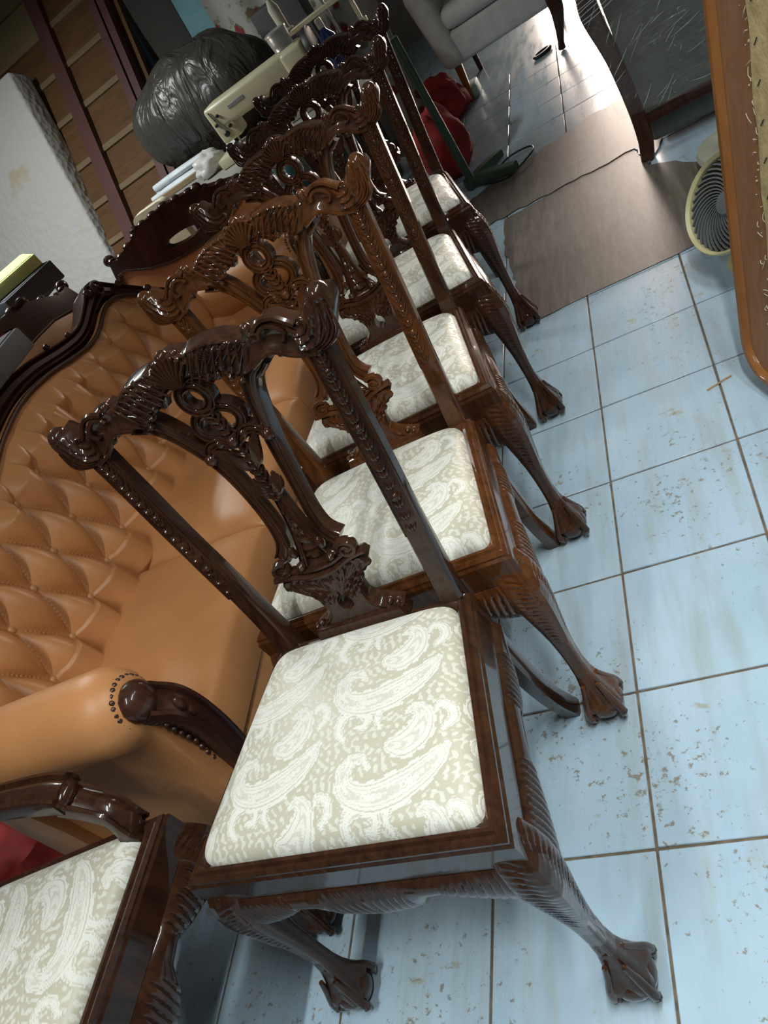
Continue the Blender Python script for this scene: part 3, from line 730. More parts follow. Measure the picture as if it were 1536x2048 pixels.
o = mb.obj('nailhead_trim', M_NAIL, sofa); o['kind'] = 'stuff'
# seat
mb = MB(); box(mb, -.46, -.012, .10, SL - .10, .17, .335, .02, 3); mb.obj('seat_base', M_TAN, sofa, 60)
CU = [.158, .700, 1.232, 1.772]
for k in range(3):
    mb = MB(); n = 26
    def cf(u, v, top=True):
        a, b = 2 * u - 1, 2 * v - 1
        x = -.43 + u * .435; y = CU[k] + .002 + v * (CU[k + 1] - CU[k] - .004)
        e = (1 - abs(a) ** 10) ** .5 * (1 - abs(b) ** 12) ** .5; bul = (1 - a * a) * (1 - b * b)
        return (x, y, (.425 + .032 * e + .022 * bul - .012 * u) if top else .333)
    V = []; F = []
    grid(mb, n, n, lambda u, v: cf(.5 - .5 * math.cos(PI * u), .5 - .5 * math.cos(PI * v)))
    ring = [i * (n + 1) for i in range(n + 1)] + [n * (n + 1) + j for j in range(1, n + 1)] + [i * (n + 1) + n for i in range(n - 1, -1, -1)] + [j for j in range(n - 1, 0, -1)]
    o_ = len(mb.v); kk = len(ring)
    for zz, off in ((.40, .004), (.36, .006), (.333, 0.0)):
        mb.v += [(mb.v[q][0] + (off if mb.v[q][0] > -.05 else 0), mb.v[q][1], zz) for q in ring]
    prev = ring
    for lv in range(3):
        cur = list(range(o_ + lv * kk, o_ + (lv + 1) * kk)); mb.f += [(prev[q], prev[(q + 1) % kk], cur[(q + 1) % kk], cur[q]) for q in range(kk)]; prev = cur
    mb.f.append(tuple(prev)); mb.obj('seat_cushion', M_TAN, sofa, 60)
# arms
def sofa_arm(sg, y0):
    """rolled arm: sg=-1 near arm (outer side towards -y)"""
    mb = MB(); nx = 30; V = []; F = []
    prof = []
    for a in np.linspace(-0.35 * PI, 1.22 * PI, 18): prof.append((.082 * math.cos(a) * -sg * -1, .607 + .080 * math.sin(a)))
    prof = [(-sg * .050, .20), (-sg * .052, .40), (-sg * .055, .52)] + [(-sg * (.075 * math.cos(a)), .607 + .080 * math.sin(a)) for a in np.linspace(-.30 * PI, 1.25 * PI, 18)] + [(sg * .035, .53), (sg * .038, .40), (sg * .036, .20)]
    m = len(prof)
    for i in range(nx + 1):
        u = i / nx; x = -.50 + u * .53; fr = max(0, (u - .86) / .14); sh = 1 - .45 * fr ** 2.5
        for (py, pz) in prof:
            pl = 0
            if pz > .5: 
                ang = math.atan2(pz - .607, py); pl = .0035 * math.sin(ang * 11) * min(1, max(0, (u - .7) / .25))
            cy, cz = 0, .607
            if pz > .5: yy, zz = cy + (py - cy) * (sh + pl * 6), cz + (pz - cz) * (sh + pl * 6)
            else: yy, zz = py, pz
            V.append((x, y0 + yy, zz))
    for i in range(nx):
        for j in range(m - 1): F.append((i * m + j, i * m + j + 1, (i + 1) * m + j + 1, (i + 1) * m + j))
        F.append((i * m + m - 1, i * m, (i + 1) * m, (i + 1) * m + m - 1))
    F += [tuple(range(m)), tuple(range(nx * m, (nx + 1) * m))]
    mb.add(V, F); armo = mb.obj('arm', M_TAN, sofa, 60)
    wf = MB()   # carved wooden arm front: scroll knob and stem
    blob(wf, (.035, y0 + sg * .004, .612), (.032, .038, .038), 16, 10)
    sweep(wf, cr([(.040, y0 + sg * .0, .600), (.058, y0 - sg * .018, .555), (.052, y0 - sg * .032, .47), (.034, y0 - sg * .030, .36), (.020, y0 - sg * .010, .24), (.012, y0, .17)], 30), [.034, .031, .028, .030, .036, .040], [.026, .024, .022, .022, .022, .02], (1, 0, .2), STRAP)
    for q in range(5): blob(wf, (.075 - q * .005, y0 - sg * (.012 + q * .006), .56 - q * .03), (.008, .010, .016), 8, 5)
    wf.obj('arm_front', M_SOFAWOOD, armo)
    nl = MB()
    for q in range(26):
        a = 2 * PI * q / 26; blob(nl, (.020, y0 + .043 * math.cos(a), .612 + .043 * math.sin(a)), .0062, 7, 5)
    for q in range(20):
        t = q / 19; z = .565 - .36 * t; xc = float(np.interp(-z, [-.60, -.555, -.47, -.36, -.24], [.040, .058, .052, .034, .020])); yc = float(np.interp(-z, [-.60, -.555, -.47, -.36, -.24], [0, .018, .032, .030, .010]))
        blob(nl, (xc - .016, y0 - sg * yc + sg * .033, z), .0060, 7, 5)
    o = nl.obj('nailhead_trim', M_NAIL, armo); o['kind'] = 'stuff'
sofa_arm(-1, .085); sofa_arm(1, SL - .085)
mb = MB(); box(mb, -.47, .012, .05, SL - .05, .12, .172, .012, 2); mb.obj('base_rail', M_SOFAWOOD, sofa)
for x, y in ((-.02, .08), (-.02, SL - .08), (-.45, .08), (-.45, SL - .08)):
    mb = MB(); sweep(mb, cr([(x, y, .125), (x + .012, y, .08), (x, y, .03), (x + .008, y, 0)], 12), [.032, .026, .018, .022], [.032, .026, .018, .022], (1, 0, 0)); mb.obj('leg', M_SOFAWOOD, sofa)

# two matching armchairs seen from behind
def tub_chair(label, loc, rz, hw, crest, cend, mid, q5, side):
    """outside of the back faces local -y; origin under the middle of the back"""
    r = thing('tub_chair', label, 'armchair', loc, rz, None)
    def tz(x):
        q = abs(x) / hw; return float(np.interp(q, [0, .25, .5, .78, .92, 1.0], [mid, mid * .8 + q5 * .2, q5, side, side - .004, side - .06]))
    def cz(x):
        q = abs(x) / hw; return float(np.interp(q, [0, .18, .34, .46, .62, .80, .92, 1.0], [crest, crest - .006, crest - .012, crest - .030, crest * .55 + cend * .45 - .02, cend - .008, cend, side - .02]))
    def yb(x, z): return .10 * (z - .3) + .05 * (abs(x) / hw) ** 3
    m = MB(); grid(m, 40, 16, lambda u, v: ((2 * u - 1) * hw * .98, yb((2 * u - 1) * hw, .15 + v * .6) - .004 + .010 * (abs(2 * v - 1) ** 6), .15 + v * (tz((2 * u - 1) * hw) - .15))); m.obj('back_panel', M_TAN, r, 80)
    m = MB(); grid(m, 40, 16, lambda u, v: ((2 * u - 1) * hw * .95, .085 + yb((2 * u - 1) * hw, .15 + v * .6) + .03 * math.sin(PI * v), .15 + v * (tz((2 * u - 1) * hw) - .15))); m.obj('inner_back', M_TAN, r, 80)
    m = MB(); n = 70   # crest with a pierced slot: two strips left/right and above/below the slot
    def piece(x0, x1, f0, f1, k):
        V = []; F = []
        for i in range(k + 1):
            x = x0 + (x1 - x0) * i / k
            for (y, ff) in ((-.012, f0), (-.012, f1), (.030, f1), (.030, f0)): 
                z = ff(x); V.append((x, yb(x, z) + y, z))
        for i in range(k):
            for j in range(4): F.append((4 * i + j, 4 * i + (j + 1) % 4, 4 * i + 4 + (j + 1) % 4, 4 * i + 4 + j))
        F += [(0, 1, 2, 3), (4 * k + 3, 4 * k + 2, 4 * k + 1, 4 * k)]
        m.add(V, F)
    sw = .085
    mz = lambda x: mid + .050 + .012 * (1 - (x / sw) ** 2)
    s0 = lambda x: mid + .052 - .018 * math.sqrt(max(0, 1 - (x / sw) ** 2)); s1 = lambda x: mid + .052 + .020 * math.sqrt(max(0, 1 - (x / sw) ** 2))
    piece(-hw, -sw, tz, cz, 34); piece(sw, hw, tz, cz, 34); piece(-sw, sw, tz, s0, 20); piece(-sw, sw, s1, cz, 20)
    for q in np.linspace(-.9, .9, 13):
        x = q * hw; blob(m, (x, yb(x, cz(x)) + .002, cz(x) + .001), (.020, .016, .009), 8, 5)
    for s in (-1, 1): 
        blob(m, (s * hw * .93, yb(hw, side) + .0, cend), (.026, .02, .022), 10, 6); blob(m, (s * hw * .40, .06, cz(hw * .4) + .008), (.022, .016, .013), 8, 5)
    m.obj('crest_rail', M_SOFAWOOD, r, 30)
    m = MB()
    for i in range(110):
        x = (2 * i / 109 - 1) * hw * .97; z = tz(x) - .004; blob(m, (x, yb(x, z) - .010, z), .0055, 6, 4)
    o = m.obj('nailhead_trim', M_NAIL, r); o['kind'] = 'stuff'
    m = MB(); box(m, -hw * .9, hw * .9, .10, .60, .16, .44, .03, 3); m.obj('seat', M_TAN, r, 60)
    for s in (-1, 1):
        m = MB(); xs = sorted((s * hw * .98, s * (hw * .98 - .11))); box(m, xs[0], xs[1], .08, .60, .16, .60, .045, 4); m.obj('arm', M_TAN, r, 60)
    for x, y in ((-hw * .85, .06), (hw * .85, .06), (-hw * .85, .55), (hw * .85, .55)):
        m = MB(); sweep(m, [(x, y, .17), (x, y, .08), (x, y, 0)], [.03, .022, .018], [.03, .022, .018], (1, 0, 0)); m.obj('leg', M_SOFAWOOD, r)
    return r
tub_chair('tan armchair seen from behind past the far end of the sofa, pierced dark crest rail', (-.87, .135, 0), D(0), .385, .925, .865, .753, .778, .815)
tub_chair('tan armchair backing onto the sofa from behind, red cloth showing through its pierced crest', (-1.06, -.58, 0), D(90), .47, 1.03, .945, .925, .915, .885)

# ------------------------------------------------------------------ LEFT: mattress, boxes, red cloth
def quilt():
    m, nt, b = newmat('quilted_cover'); v = coords(nt, (1, 1, 1))
    w = N(nt, 'ShaderNodeTexVoronoi'); w.inputs['Scale'].default_value = 26; L(nt, v, w.inputs['Vector'])
    st_ = ramp(nt, noise(nt, v, 4.2, 4, 0.6), [(0.60, (0, 0, 0)), (0.72, (1, 1, 1))])
    c = mixc(nt, math_(nt, 'MULTIPLY', st_, 0.55), (0.50, 0.48, 0.455), (0.42, 0.31, 0.12))
    L(nt, c, b.inputs['Base Color']); b.inputs['Roughness'].default_value = 0.8
    bump(nt, b, w.outputs['Distance'], 0.5, 0.012); return m
m = MB(); V0 = Vector((-2.62, 2.10, .40)); up_ = Vector((0, .53, 1.21)).normalized(); nn_ = Vector((0, -up_.z, up_.y))
def mt(c): return V0 + Vector((c.x, 0, 0)) + up_ * c.z + nn_ * c.y
box(m, -1.35, 0, -.19, 0, -.44, 1.41, .02, 3, mt)
tag(m.obj('mattress', quilt()), 'stained white quilted mattress leaning on the slanted board wall at left', 'mattress')
M_GREYB = plain('grey_carton', (0.055, 0.058, 0.066), 0.75); M_GREENB = plain('lime_foam', (0.55, 0.62, 0.24), 0.8); M_DKG = plain('dark_green_box', (0.02, 0.05, 0.02), 0.7)
M_PALEG = plain('pale_green_plastic', (0.42, 0.56, 0.48), 0.5)
M_RED = plain('red_cloth', (0.30, 0.02, 0.015), 0.8, var=0.4, scale=9, bmp=0.6, bscale=22)
def cloth(name, mat, cx, cy, cz, rx, ry, rz_, seed, amp=.25, seg=28, rings=16, flatz=True, fq=5.0):
    m = MB(); V = []; F = []
    for i in range(rings + 1):
        th = PI * i / rings
        for j in range(seg):
            a = 2 * PI * j / seg; d = Vector((math.sin(th) * math.cos(a), math.sin(th) * math.sin(a), math.cos(th)))
            nn = 1 + amp * (mnoise.noise(d * fq * .4 + Vector((seed, 0, 0))) + .55 * abs(mnoise.noise(d * fq + Vector((0, seed, 0)))))
            z = d.z * rz_ * nn
            if flatz and z < -rz_ * .75: z = -rz_ * .75
            V.append((d.x * rx * nn, d.y * ry * nn, z + (rz_ * .75 if flatz else 0)))
    for i in range(rings):
        for j in range(seg): F.append((i * seg + j, i * seg + (j + 1) % seg, (i + 1) * seg + (j + 1) % seg, (i + 1) * seg + j))
    m.add(V, F); o = m.obj(name, mat, None, 70); o.location = (cx, cy, cz); return o
M_GREY_SHELF = plain('shelf_steel', (0.05, 0.05, 0.05), 0.5)
def boxthing(name, label, cat, mat, x0, x1, y0, y1, z0, z1, rz=0.0, bev=.006, lid=None):
    cx, cy = (x0 + x1) / 2, (y0 + y1) / 2
    r = thing(name, label, cat, (cx, cy, z0), rz)
    m = MB(); box(m, x0 - cx, x1 - cx, y0 - cy, y1 - cy, 0, z1 - z0, bev, 2); m.obj('body', mat, r)
    m = MB(); box(m, x0 - cx + .012, x1 - cx - .012, y0 - cy + .012, y1 - cy - .012, z1 - z0 - .001, z1 - z0 + .003, .001, 1); m.obj('lid', lid or mat, r)
    return r
rk = thing('steel_rack', 'dark steel rack at the left edge carrying the grey and lime boxes', 'rack', (-1.98, .62, 0))
for z in (.30, .845):
    m = MB(); box(m, -.24, .20, -.30, .0, z, z + .018, .003, 1); m.obj('shelf', M_GREY_SHELF, rk)
for x in (-.22, .18):
    for y in (-.28, -.02):
        m = MB(); box(m, x - .012, x + .012, y - .012, y + .012, 0, .845, .002, 1); m.obj('post', M_GREY_SHELF, rk)
boxthing('carton', 'flat grey carton on the steel rack under the lime slab', 'carton', M_GREYB, -2.16, -1.72, .38, .66, .864, .952, D(-28))
boxthing('lime_slab', 'lime green foam slab on top of the grey carton at the left edge', 'slab', M_GREENB, -2.14, -1.74, .44, .70, .957, 1.008, D(-45), .006)
tag(cloth('red_cloth', M_RED, -1.385, -.42, .44, .15, .24, .33, 4.0, .18), 'heap of red cloth on the armchair behind the sofa at left', 'cloth')
boxthing('carton', 'small dark grey carton lying on top of the sofa back frame', 'carton', M_GREYB, -1.02, -.90, -1.12, -.70, .953, 1.016, D(3))
# ------------------------------------------------------------------ SEWING TABLE AND MACHINE
M_TABLE = plain('grey_laminate', (0.27, 0.26, 0.23), 0.45, scale=6)
M_GREEN = plain('green_enamel', (0.045, 0.085, 0.055), 0.35, bmp=0.2, bscale=60)
M_CREAM = plain('cream_enamel', (0.50, 0.46, 0.31), 0.35, var=0.06)
M_STEEL = plain('bright_steel', (0.55, 0.55, 0.55), 0.25, 1.0)
M_BLACK = plain('black_rubber', (0.012, 0.012, 0.013), 0.5)
tb = thing('sewing_table', 'grey topped sewing table on green metal T stands behind the chairs', 'table', (-.18, 1.485, 0))
m = MB(); box(m, -1.42, -.075, -.60, -.03, .712, .752, .006, 2); m.obj('table_top', M_TABLE, tb)
for x in (0.0, -1.25):
    m = MB(); sweep(m, [(x, 0, .03), (x, -.02, .76 if x == 0 else .712)], .020, .020, (1, 0, 0), ROUND); m.obj('pole', M_GREEN, tb)
    m = MB(); sweep(m, cr([(x - .03, .03, .030), (x + .10, -.04, .032), (x + .235, -.10, .028)], 10), [.026, .030, .024], [.024, .026, .018], (0, 0, 1), SOFTBOX); m.obj('foot', M_GREEN, tb)
    m = MB(); sweep(m, cr([(x - .02, -.02, .030), (x + .07, .09, .030), (x + .145, .19, .026)], 10), [.026, .028, .022], [.024, .024, .016], (0, 0, 1), SOFTBOX); m.obj('foot', M_GREEN, tb)
m = MB(); sweep(m, cr([(-.12, 1.42, .012), (-.02, 1.36, .008), (.06, 1.36, .022), (.14, 1.45, .03), (.12, 1.56, .02), (.02, 1.54, .03), (-.10, 1.50, .01), (-.22, 1.60, .012)], 60), .0045, .0045, (0, 0, 1)); 
tag(m.obj('power_cord', M_BLACK), 'black cord looped over the green stand foot', 'cord')
sm = thing('sewing_machine', 'cream industrial sewing machine on the grey table', 'sewing machine', (-.55, 1.24, .753))
m = MB(); box(m, -.52, .10, -.09, .09, .0, .045, .008, 2); m.obj('bed', M_CREAM, sm)
m = MB(); box(m, -.44, .08, -.055, .055, .135, .245, .022, 3); m.obj('upper_arm', M_CREAM, sm)
m = MB(); box(m, -.02, .10, -.065, .065, .03, .240, .02, 3); m.obj('column', M_CREAM, sm)
m = MB(); box(m, -.455, -.345, -.052, .052, .078, .242, .015, 3); hd = m.obj('head', M_CREAM, sm)
m = MB(); box(m, -.335, -.245, -.058, -.054, .190, .205, .001, 1); m.obj('name_plate', plain('plate_grey', (.22, .23, .23), .4), sm)
for x, z, r in ((-.41, .115, .013), (-.375, .135, .008), (-.43, .165, .007), (-.40, .195, .007)):
    m = MB(); lathe(m, [(r, 0), (r, .012), (r * .6, .016)], (x, -.052, z), 12, Matrix.Rotation(PI / 2, 3, 'X')); m.obj('knob', M_BLACK, hd)
m = MB(); sweep(m, [(-.40, 0, .08), (-.40, 0, .045)], .005, .005, (1, 0, 0)); m.obj('needle_bar', M_STEEL, hd)
m = MB(); sweep(m, cr([(-.43, -.058, .225), (-.415, -.062, .16), (-.40, -.062, .13)], 8), .004, .004, (0, 1, 0), ROUND6); m.obj('take_up_lever', M_STEEL, hd)
m = MB(); lathe(m, [(.02, 0), (.075, .004), (.08, .012), (.08, .03), (.06, .036), (.02, .036)], (.10, 0, .185), 24, Matrix.Rotation(PI / 2, 3, 'Y')); m.obj('hand_wheel', M_BLACK, sm)
# clear plastic oil cup and blue bottle on the machine, thread stand behind it
M_CLEAR, nt_, b_ = newmat('cloudy_plastic'); b_.inputs['Base Color'].default_value = (.55, .57, .56, 1); b_.inputs['Roughness'].default_value = .3; b_.inputs['Transmission Weight'].default_value = .55
m = MB(); lathe(m, [(.045, 0), (.047, .02), (.050, .06), (.052, .062), (.052, .070), (.04, .074), (.0, .076)], (-.545, 1.25, .9995), 18); tag(m.obj('plastic_cup', M_CLEAR), 'cloudy plastic tub standing on top of the sewing machine', 'tub')
bt = thing('blue_bottle', 'dark blue bottle with white cap behind the sewing machine', 'bottle', (-.40, 1.37, .752))
m = MB(); lathe(m, [(.03, 0), (.036, .01), (.036, .17), (.015, .20), (.013, .22)], (0, 0, 0), 16); m.obj('body', plain('blue_glass', (.012, .03, .16), .15), bt)
m = MB(); lathe(m, [(.016, .21), (.016, .245), (.012, .25)], (0, 0, 0), 12); m.obj('cap', plain('white_cap', (.6, .6, .58), .4), bt)
ts = thing('thread_stand', 'cream metal thread stand rising behind the sewing machine', 'thread stand', (-.34, 1.36, .753))
m = MB(); sweep(m, [(0, 0, 0), (0, 0, .50)], .007, .007, (1, 0, 0)); m.obj('pole', M_STEEL, ts)
m = MB(); box(m, -.24, .14, -.03, -.012, .255, .275, .003, 1); box(m, -.24, .14, .012, .03, .255, .275, .003, 1); box(m, -.24, -.22, -.03, .03, .255, .275, .003, 1); m.obj('spool_tray', M_CREAM, ts)
for x in (.09,):
    m = MB(); sweep(m, [(x, 0, .27), (x, 0, .40)], .010, .010, (1, 0, 0)); m.obj('spool_pin', M_CREAM, ts)
m = MB(); box(m, .10, .116, -.01, .01, .13, .26, .002, 1); box(m, .116, .13, -.01, .01, .13, .15, .002, 1); m.obj('bracket', M_CREAM, ts)
m = MB(); lathe(m, [(.035, 0), (.035, .006), (.022, .012), (.024, .10), (.012, .13), (.010, .135)], (-.535, 1.36, 1.030), 16); tag(m.obj('thread_spool', plain('cream_thread', (.45, .42, .33), .8)), 'tall cream thread spool standing on the thread stand tray', 'spool')
# white plastic bag, white paper strip, folder and wooden tray on the table
M_WHITEP = plain('white_plastic_film', (.62, .61, .58), .35, bmp=.4, bscale=30)
tag(cloth('plastic_bag', M_WHITEP, -1.18, 1.28, .753, .085, .075, .055, 3.1, .35), 'crumpled white plastic bag on the grey table left of the sewing machine', 'plastic bag')
m = MB(); grid(m, 10, 1, lambda u, v: (-1.13 + .045 * v + .045 * u, 1.445 - .05 * u, .758 + .05 * math.sin(PI * u))); m.merge(MB().merge(m, lambda p: (p[0], p[1], p[2] - .002), True)); tag(m.obj('paper_strip', plain('white_paper', (.62, .66, .75), .6)), 'pale paper strip curled between the plastic bag and the machine', 'paper')
# bench behind the table
M_DKWOOD = wood('bench_wood', (.05, .03, .018), (.10, .06, .03), .7, 0, (2, 12, 12), tint=False)
bn = thing('work_bench', 'dark wooden bench behind the sewing table under the black sack', 'bench', (-1.35, 1.95, 0))
m = MB(); box(m, -.62, .70, -.25, .22, .68, .715, .005, 1); m.obj('bench_top', M_DKWOOD, bn)
for x in (-.58, .66):
    for y in (-.21, .18): m = MB(); box(m, x - .025, x + .025, y - .025, y + .025, 0, .68, .004, 1); m.obj('leg', M_DKWOOD, bn)
m = MB(); box(m, -.50, 0, -.012, .012, 0, .028, .002, 1); o = tag(m.obj('wooden_lath', plain('raw_lath', (.26, .17, .085), .6)), 'light wooden lath lying along the front of the bench', 'lath'); o.location = (-1.38, 1.72, .716)
m = MB(); sweep(m, [(-.56, 0, .012), (-.10, .02, .012)], .006, .010, (0, 0, 1), SOFTBOX); o = tag(m.obj('thin_stick', plain('stick_brown', (.13, .075, .05), .6)), 'thin brown stick lying behind the white rolls on the bench', 'stick'); o.location = (-1.32, 1.855, .716)
for i, (yy, zz, ln) in enumerate(((1.765, .717, .44), (1.815, .717, .42), (1.79, .757, .40))):
    m = MB(); P = [(-ln, 0, .023), (-.03, 0, .023)]; sweep(m, cr([(-ln, 0, .022), (-ln * .6, .004, .024), (-.02, 0, .022)], 10), [.016, .024, .021], [.020, .021, .019], (0, 0, 1), ROUND)
    o = tag(m.obj('paper_roll', plain('white_roll', (.55, .60, .64), .5)), ['white paper roll on the bench nearest the wooden lath', 'white paper roll on the bench behind the first roll', 'white paper roll stacked on top of the two other rolls'][i], 'roll', 'white rolls on the bench'); o.location = (-1.40, yy, zz)
# cream slab behind the armchair crest
m = MB()
poly = [(-.11 + .03 * (1 - math.cos(a)), .0 + 0) for a in ()]
pts = [(-.10, 0), (.10, 0)] + [(.10 - .035 + .035 * math.cos(a), .86 - .035 + .035 * math.sin(a)) for a in np.linspace(0, PI / 2, 6)] + [(-.10 + .035 + .035 * math.cos(a), .86 - .035 + .035 * math.sin(a)) for a in np.linspace(PI / 2, PI, 6)]
prism(m, pts, lambda a, b, d: (a, d, b), .05); o = tag(m.obj('foam_slab', plain('cream_foam', (.62, .58, .42), .8)), 'cream slab with rounded corners standing behind the pierced armchair crest', 'slab'); o.location = (-1.31, .80, 0); 
# black sack on the bench
def sack_mat():
    m, nt, b = newmat('black_bin_liner'); v = coords(nt, (1, 1, 1))
    b.inputs['Base Color'].default_value = (.048, .044, .037, 1); b.inputs['Roughness'].default_value = .36
    w = noise(nt, coords(nt, (7, 7, 2.0)), 1.3, 3, .5, 1.2); bump(nt, b, w, .8, .05); return m
M_SACK = sack_mat()
def sack():
    m = MB(); V = []; F = []; seg, rings = 48, 30
    for i in range(rings + 1):
        th = PI * i / rings
        for j in range(seg):
            a = 2 * PI * j / seg; d = Vector((math.sin(th) * math.cos(a), math.sin(th) * math.sin(a), math.cos(th)))
            pl = abs(mnoise.noise(Vector((math.cos(a) * 3.5, math.sin(a) * 3.5, th * .7)))) * .16 + .10 * mnoise.noise(d * 1.6)
            nn = 1 + pl * math.sin(th) ** .5
            z = d.z * (.27 if d.z > 0 else .28) * (1 + .1 * mnoise.noise(d * 2)); z = max(z, -.245)
            V.append((d.x * .45 * nn, d.y * .22 * nn, z + .245))
    for i in range(rings):
        for j in range(seg): F.append((i * seg + j, i * seg + (j + 1) % seg, (i + 1) * seg + (j + 1) % seg, (i + 1) * seg + j))
    m.add(V, F); return m
o = tag(sack().obj('bin_sack', M_SACK, None, 70), 'big bulging black plastic sack on the dark bench behind the sewing machine', 'sack'); o.location = (-1.34, 2.02, .716)
# panels and floral cloth behind the sack
def leanpanel(name, label, cat, mat, x0, x1, y, z1, lean=.25, th=.03, tilt=0.0):
    m = MB(); 
    def f(c): return Vector((c.x + tilt * c.z, y + c.y + lean * c.z, c.z))
    box(m, x0, x1, 0, th, 0.0, z1, .004, 1, f); return tag(m.obj(name, mat), label, cat)
leanpanel('blue_plank', 'narrow blue plank standing beside the double red-brown studs', 'plank', plain('dull_blue', (.055, .13, .20), .6), -1.975, -1.875, 2.56, 1.95, .25, .03)
leanpanel('grey_board', 'dark grey board standing behind the black sack', 'board', plain('charcoal_board', (.038, .036, .030), .8), -1.845, -1.565, 2.58, 1.9, .25, .04)
leanpanel('turquoise_board', 'turquoise board standing behind the black sack beside the floral fabric', 'board', plain('turquoise_paint', (.13, .30, .34), .6), -1.555, -1.345, 2.56, 1.75, .25, .03)
def floral():
    m, nt, b = newmat('floral_fabric'); v = coords(nt)
    vo = N(nt, 'ShaderNodeTexVoronoi', voronoi_dimensions='3D'); vo.inputs['Scale'].default_value = 12; L(nt, v, vo.inputs['Vector'])
    f1 = noise(nt, v, 45, 3)
    d = math_(nt, 'ADD', vo.outputs['Distance'], math_(nt, 'MULTIPLY', f1, .28))
    red = ramp(nt, d, [(.36, (1, 1, 1)), (.42, (0, 0, 0))]); grn = ramp(nt, d, [(.46, (1, 1, 1)), (.52, (0, 0, 0))])
    base = mixc(nt, ramp(nt, noise(nt, v, 26, 2), [(.60, (0, 0, 0)), (.66, (.6, .6, .6))]), (.42, .40, .36), (.20, .19, .11))
    c = mixc(nt, grn, base, (.15, .15, .055)); pick = N(nt, 'ShaderNodeSeparateColor'); L(nt, vo.outputs['Color'], pick.inputs[0])
    c = mixc(nt, red, c, mixc(nt, math_(nt, 'GREATER_THAN', pick.outputs[0], .5), (.26, .018, .04), (.20, .12, .085)))
    L(nt, c, b.inputs['Base Color']); b.inputs['Roughness'].default_value = .8; return m
m = MB(); grid(m, 40, 24, lambda u, v: (-1.335 + u * .90, 2.56 + .03 * math.sin(u * 22) + .22 * v, .02 + v * 1.5 + 0.0))
m.merge(MB().merge(m, lambda p: (p[0], p[1] + .03, p[2]), True)); tag(m.obj('floral_fabric', floral()), 'white fabric with red flowers hanging behind the thread stand', 'fabric')
boxthing('grey_case', 'dark grey case standing before the floral fabric', 'case', plain('case_grey', (.05, .05, .052), .6), -.98, -.70, 2.30, 2.46, 0, 1.12)
# ------------------------------------------------------------------ FAR: white sofa, red bags, block
M_WSOFA = plain('pale_grey_upholstery', (.58, .58, .56), .8, bmp=.2, bscale=180)
ws = thing('white_sofa', 'pale grey upholstered sofa on wooden legs at the top of the picture', 'sofa', (0, 2.82, 0))
m = MB(); box(m, -.28, .40, 0, .75, .235, .42, .03, 3); m.obj('seat_base', M_WSOFA, ws, 60)
m = MB(); box(m, -.20, .40, -.02, .70, .42, .54, .05, 4); m.obj('seat_cushion', M_WSOFA, ws, 60)
m = MB()
def warm(c): return Vector((c.x - .10 * (c.z - .23), c.y - .02, c.z))
box(m, -.30, -.16, 0, .75, .235, .72, .05, 4, warm); m.obj('arm', M_WSOFA, ws, 60)
m = MB(); box(m, -.28, .40, .62, .82, .42, .95, .06, 4); m.obj('back', M_WSOFA, ws, 60)
M_AMBER = wood('amber_leg', (.22, .10, .02), (.32, .16, .04), .35, .3, tint=False)
m = MB(); sweep(m, [(-.235, .08, .24), (-.255, .10, 0)], [.024, .016], [.024, .016], (1, 0, 0), SOFTBOX); m.obj('leg', M_AMBER, ws)
m = MB(); sweep(m, cr([(.385, .03, .33), (.395, .0, .22), (.365, .03, .10), (.345, .04, .035), (.34, .0, 0.012)], 20), [.045, .04, .024, .018, .022], [.035, .035, .022, .018, .014], (0, -1, .2)); m.obj('leg', M_SOFAWOOD, ws)
for x in (-.22, .36): m = MB(); sweep(m, [(x, .70, .24), (x, .70, 0)], [.022, .016], [.022, .016], (1, 0, 0)); m.obj('leg', M_SOFAWOOD, ws)
tag(cloth('red_bag', M_RED, -.38, 2.78, 0, .12, .14, .15, 5.0, .3), 'red bag on the floor just left of the white sofa leg', 'bag')
tag(cloth('red_cloth', M_RED, -.30, 1.85, 0, .13, .20, .20, 8.0, .25), 'heap of red cloth under the sewing table beside the green pole', 'cloth')
m = MB(); box(m, -.10, .10, -.08, .08, 0, .075, .01, 2); o = tag(m.obj('foam_block', M_PALEG), 'pale green block on the floor behind the amber sofa leg', 'block'); o.location = (-.30, 3.02, 0)
m = MB(); sweep(m, [(0.055 * math.cos(a), .032 * math.sin(a), .012) for a in np.linspace(0, 2 * PI, 20, endpoint=False)], .014, .011, (0, 0, 1), ROUND6, closed=True); o = tag(m.obj('floor_clamp', M_BLACK), 'small dark ring shaped scrap on the floor under the white sofa', 'scrap'); o.location = (.22, 2.98, 0); o.rotation_euler = (0, 0, .6)
# ------------------------------------------------------------------ WRAPPED FRAME
wr = thing('wrapped_seat_back', 'upright wooden frame with grey green panel wrapped in clear plastic film', 'furniture frame', (.60, .79, 0), D(-3))
m = MB(); sweep(m, cr([(-.005, -.01, 0), (.005, 0, .03), (.018, 0, .10), (.02, 0, .22), (.012, 0, .40), (-.005, 0, .56), (.004, 0, .66), (.02, 0, .85)], 40), [.022, .026, .028, .026, .026, .034, .030, .03], [.022, .024, .026, .024, .024, .026, .026, .024], (0, -1, 0), SOFTBOX); m.obj('post', M_SOFAWOOD, wr)
m = MB(); sweep(m, cr([(.745, -.01, 0), (.735, 0, .03), (.722, 0, .10), (.72, 0, .22), (.728, 0, .40), (.745, 0, .56), (.736, 0, .66), (.72, 0, .85)], 40), [.022, .026, .028, .026, .026, .034, .030, .03], [.022, .024, .026, .024, .024, .026, .026, .024], (0, -1, 0), SOFTBOX); m.obj('post', M_SOFAWOOD, wr)
m = MB(); box(m, .03, .72, -.018, .020, .125, .165, .006, 2); m.obj('rail', M_SOFAWOOD, wr)
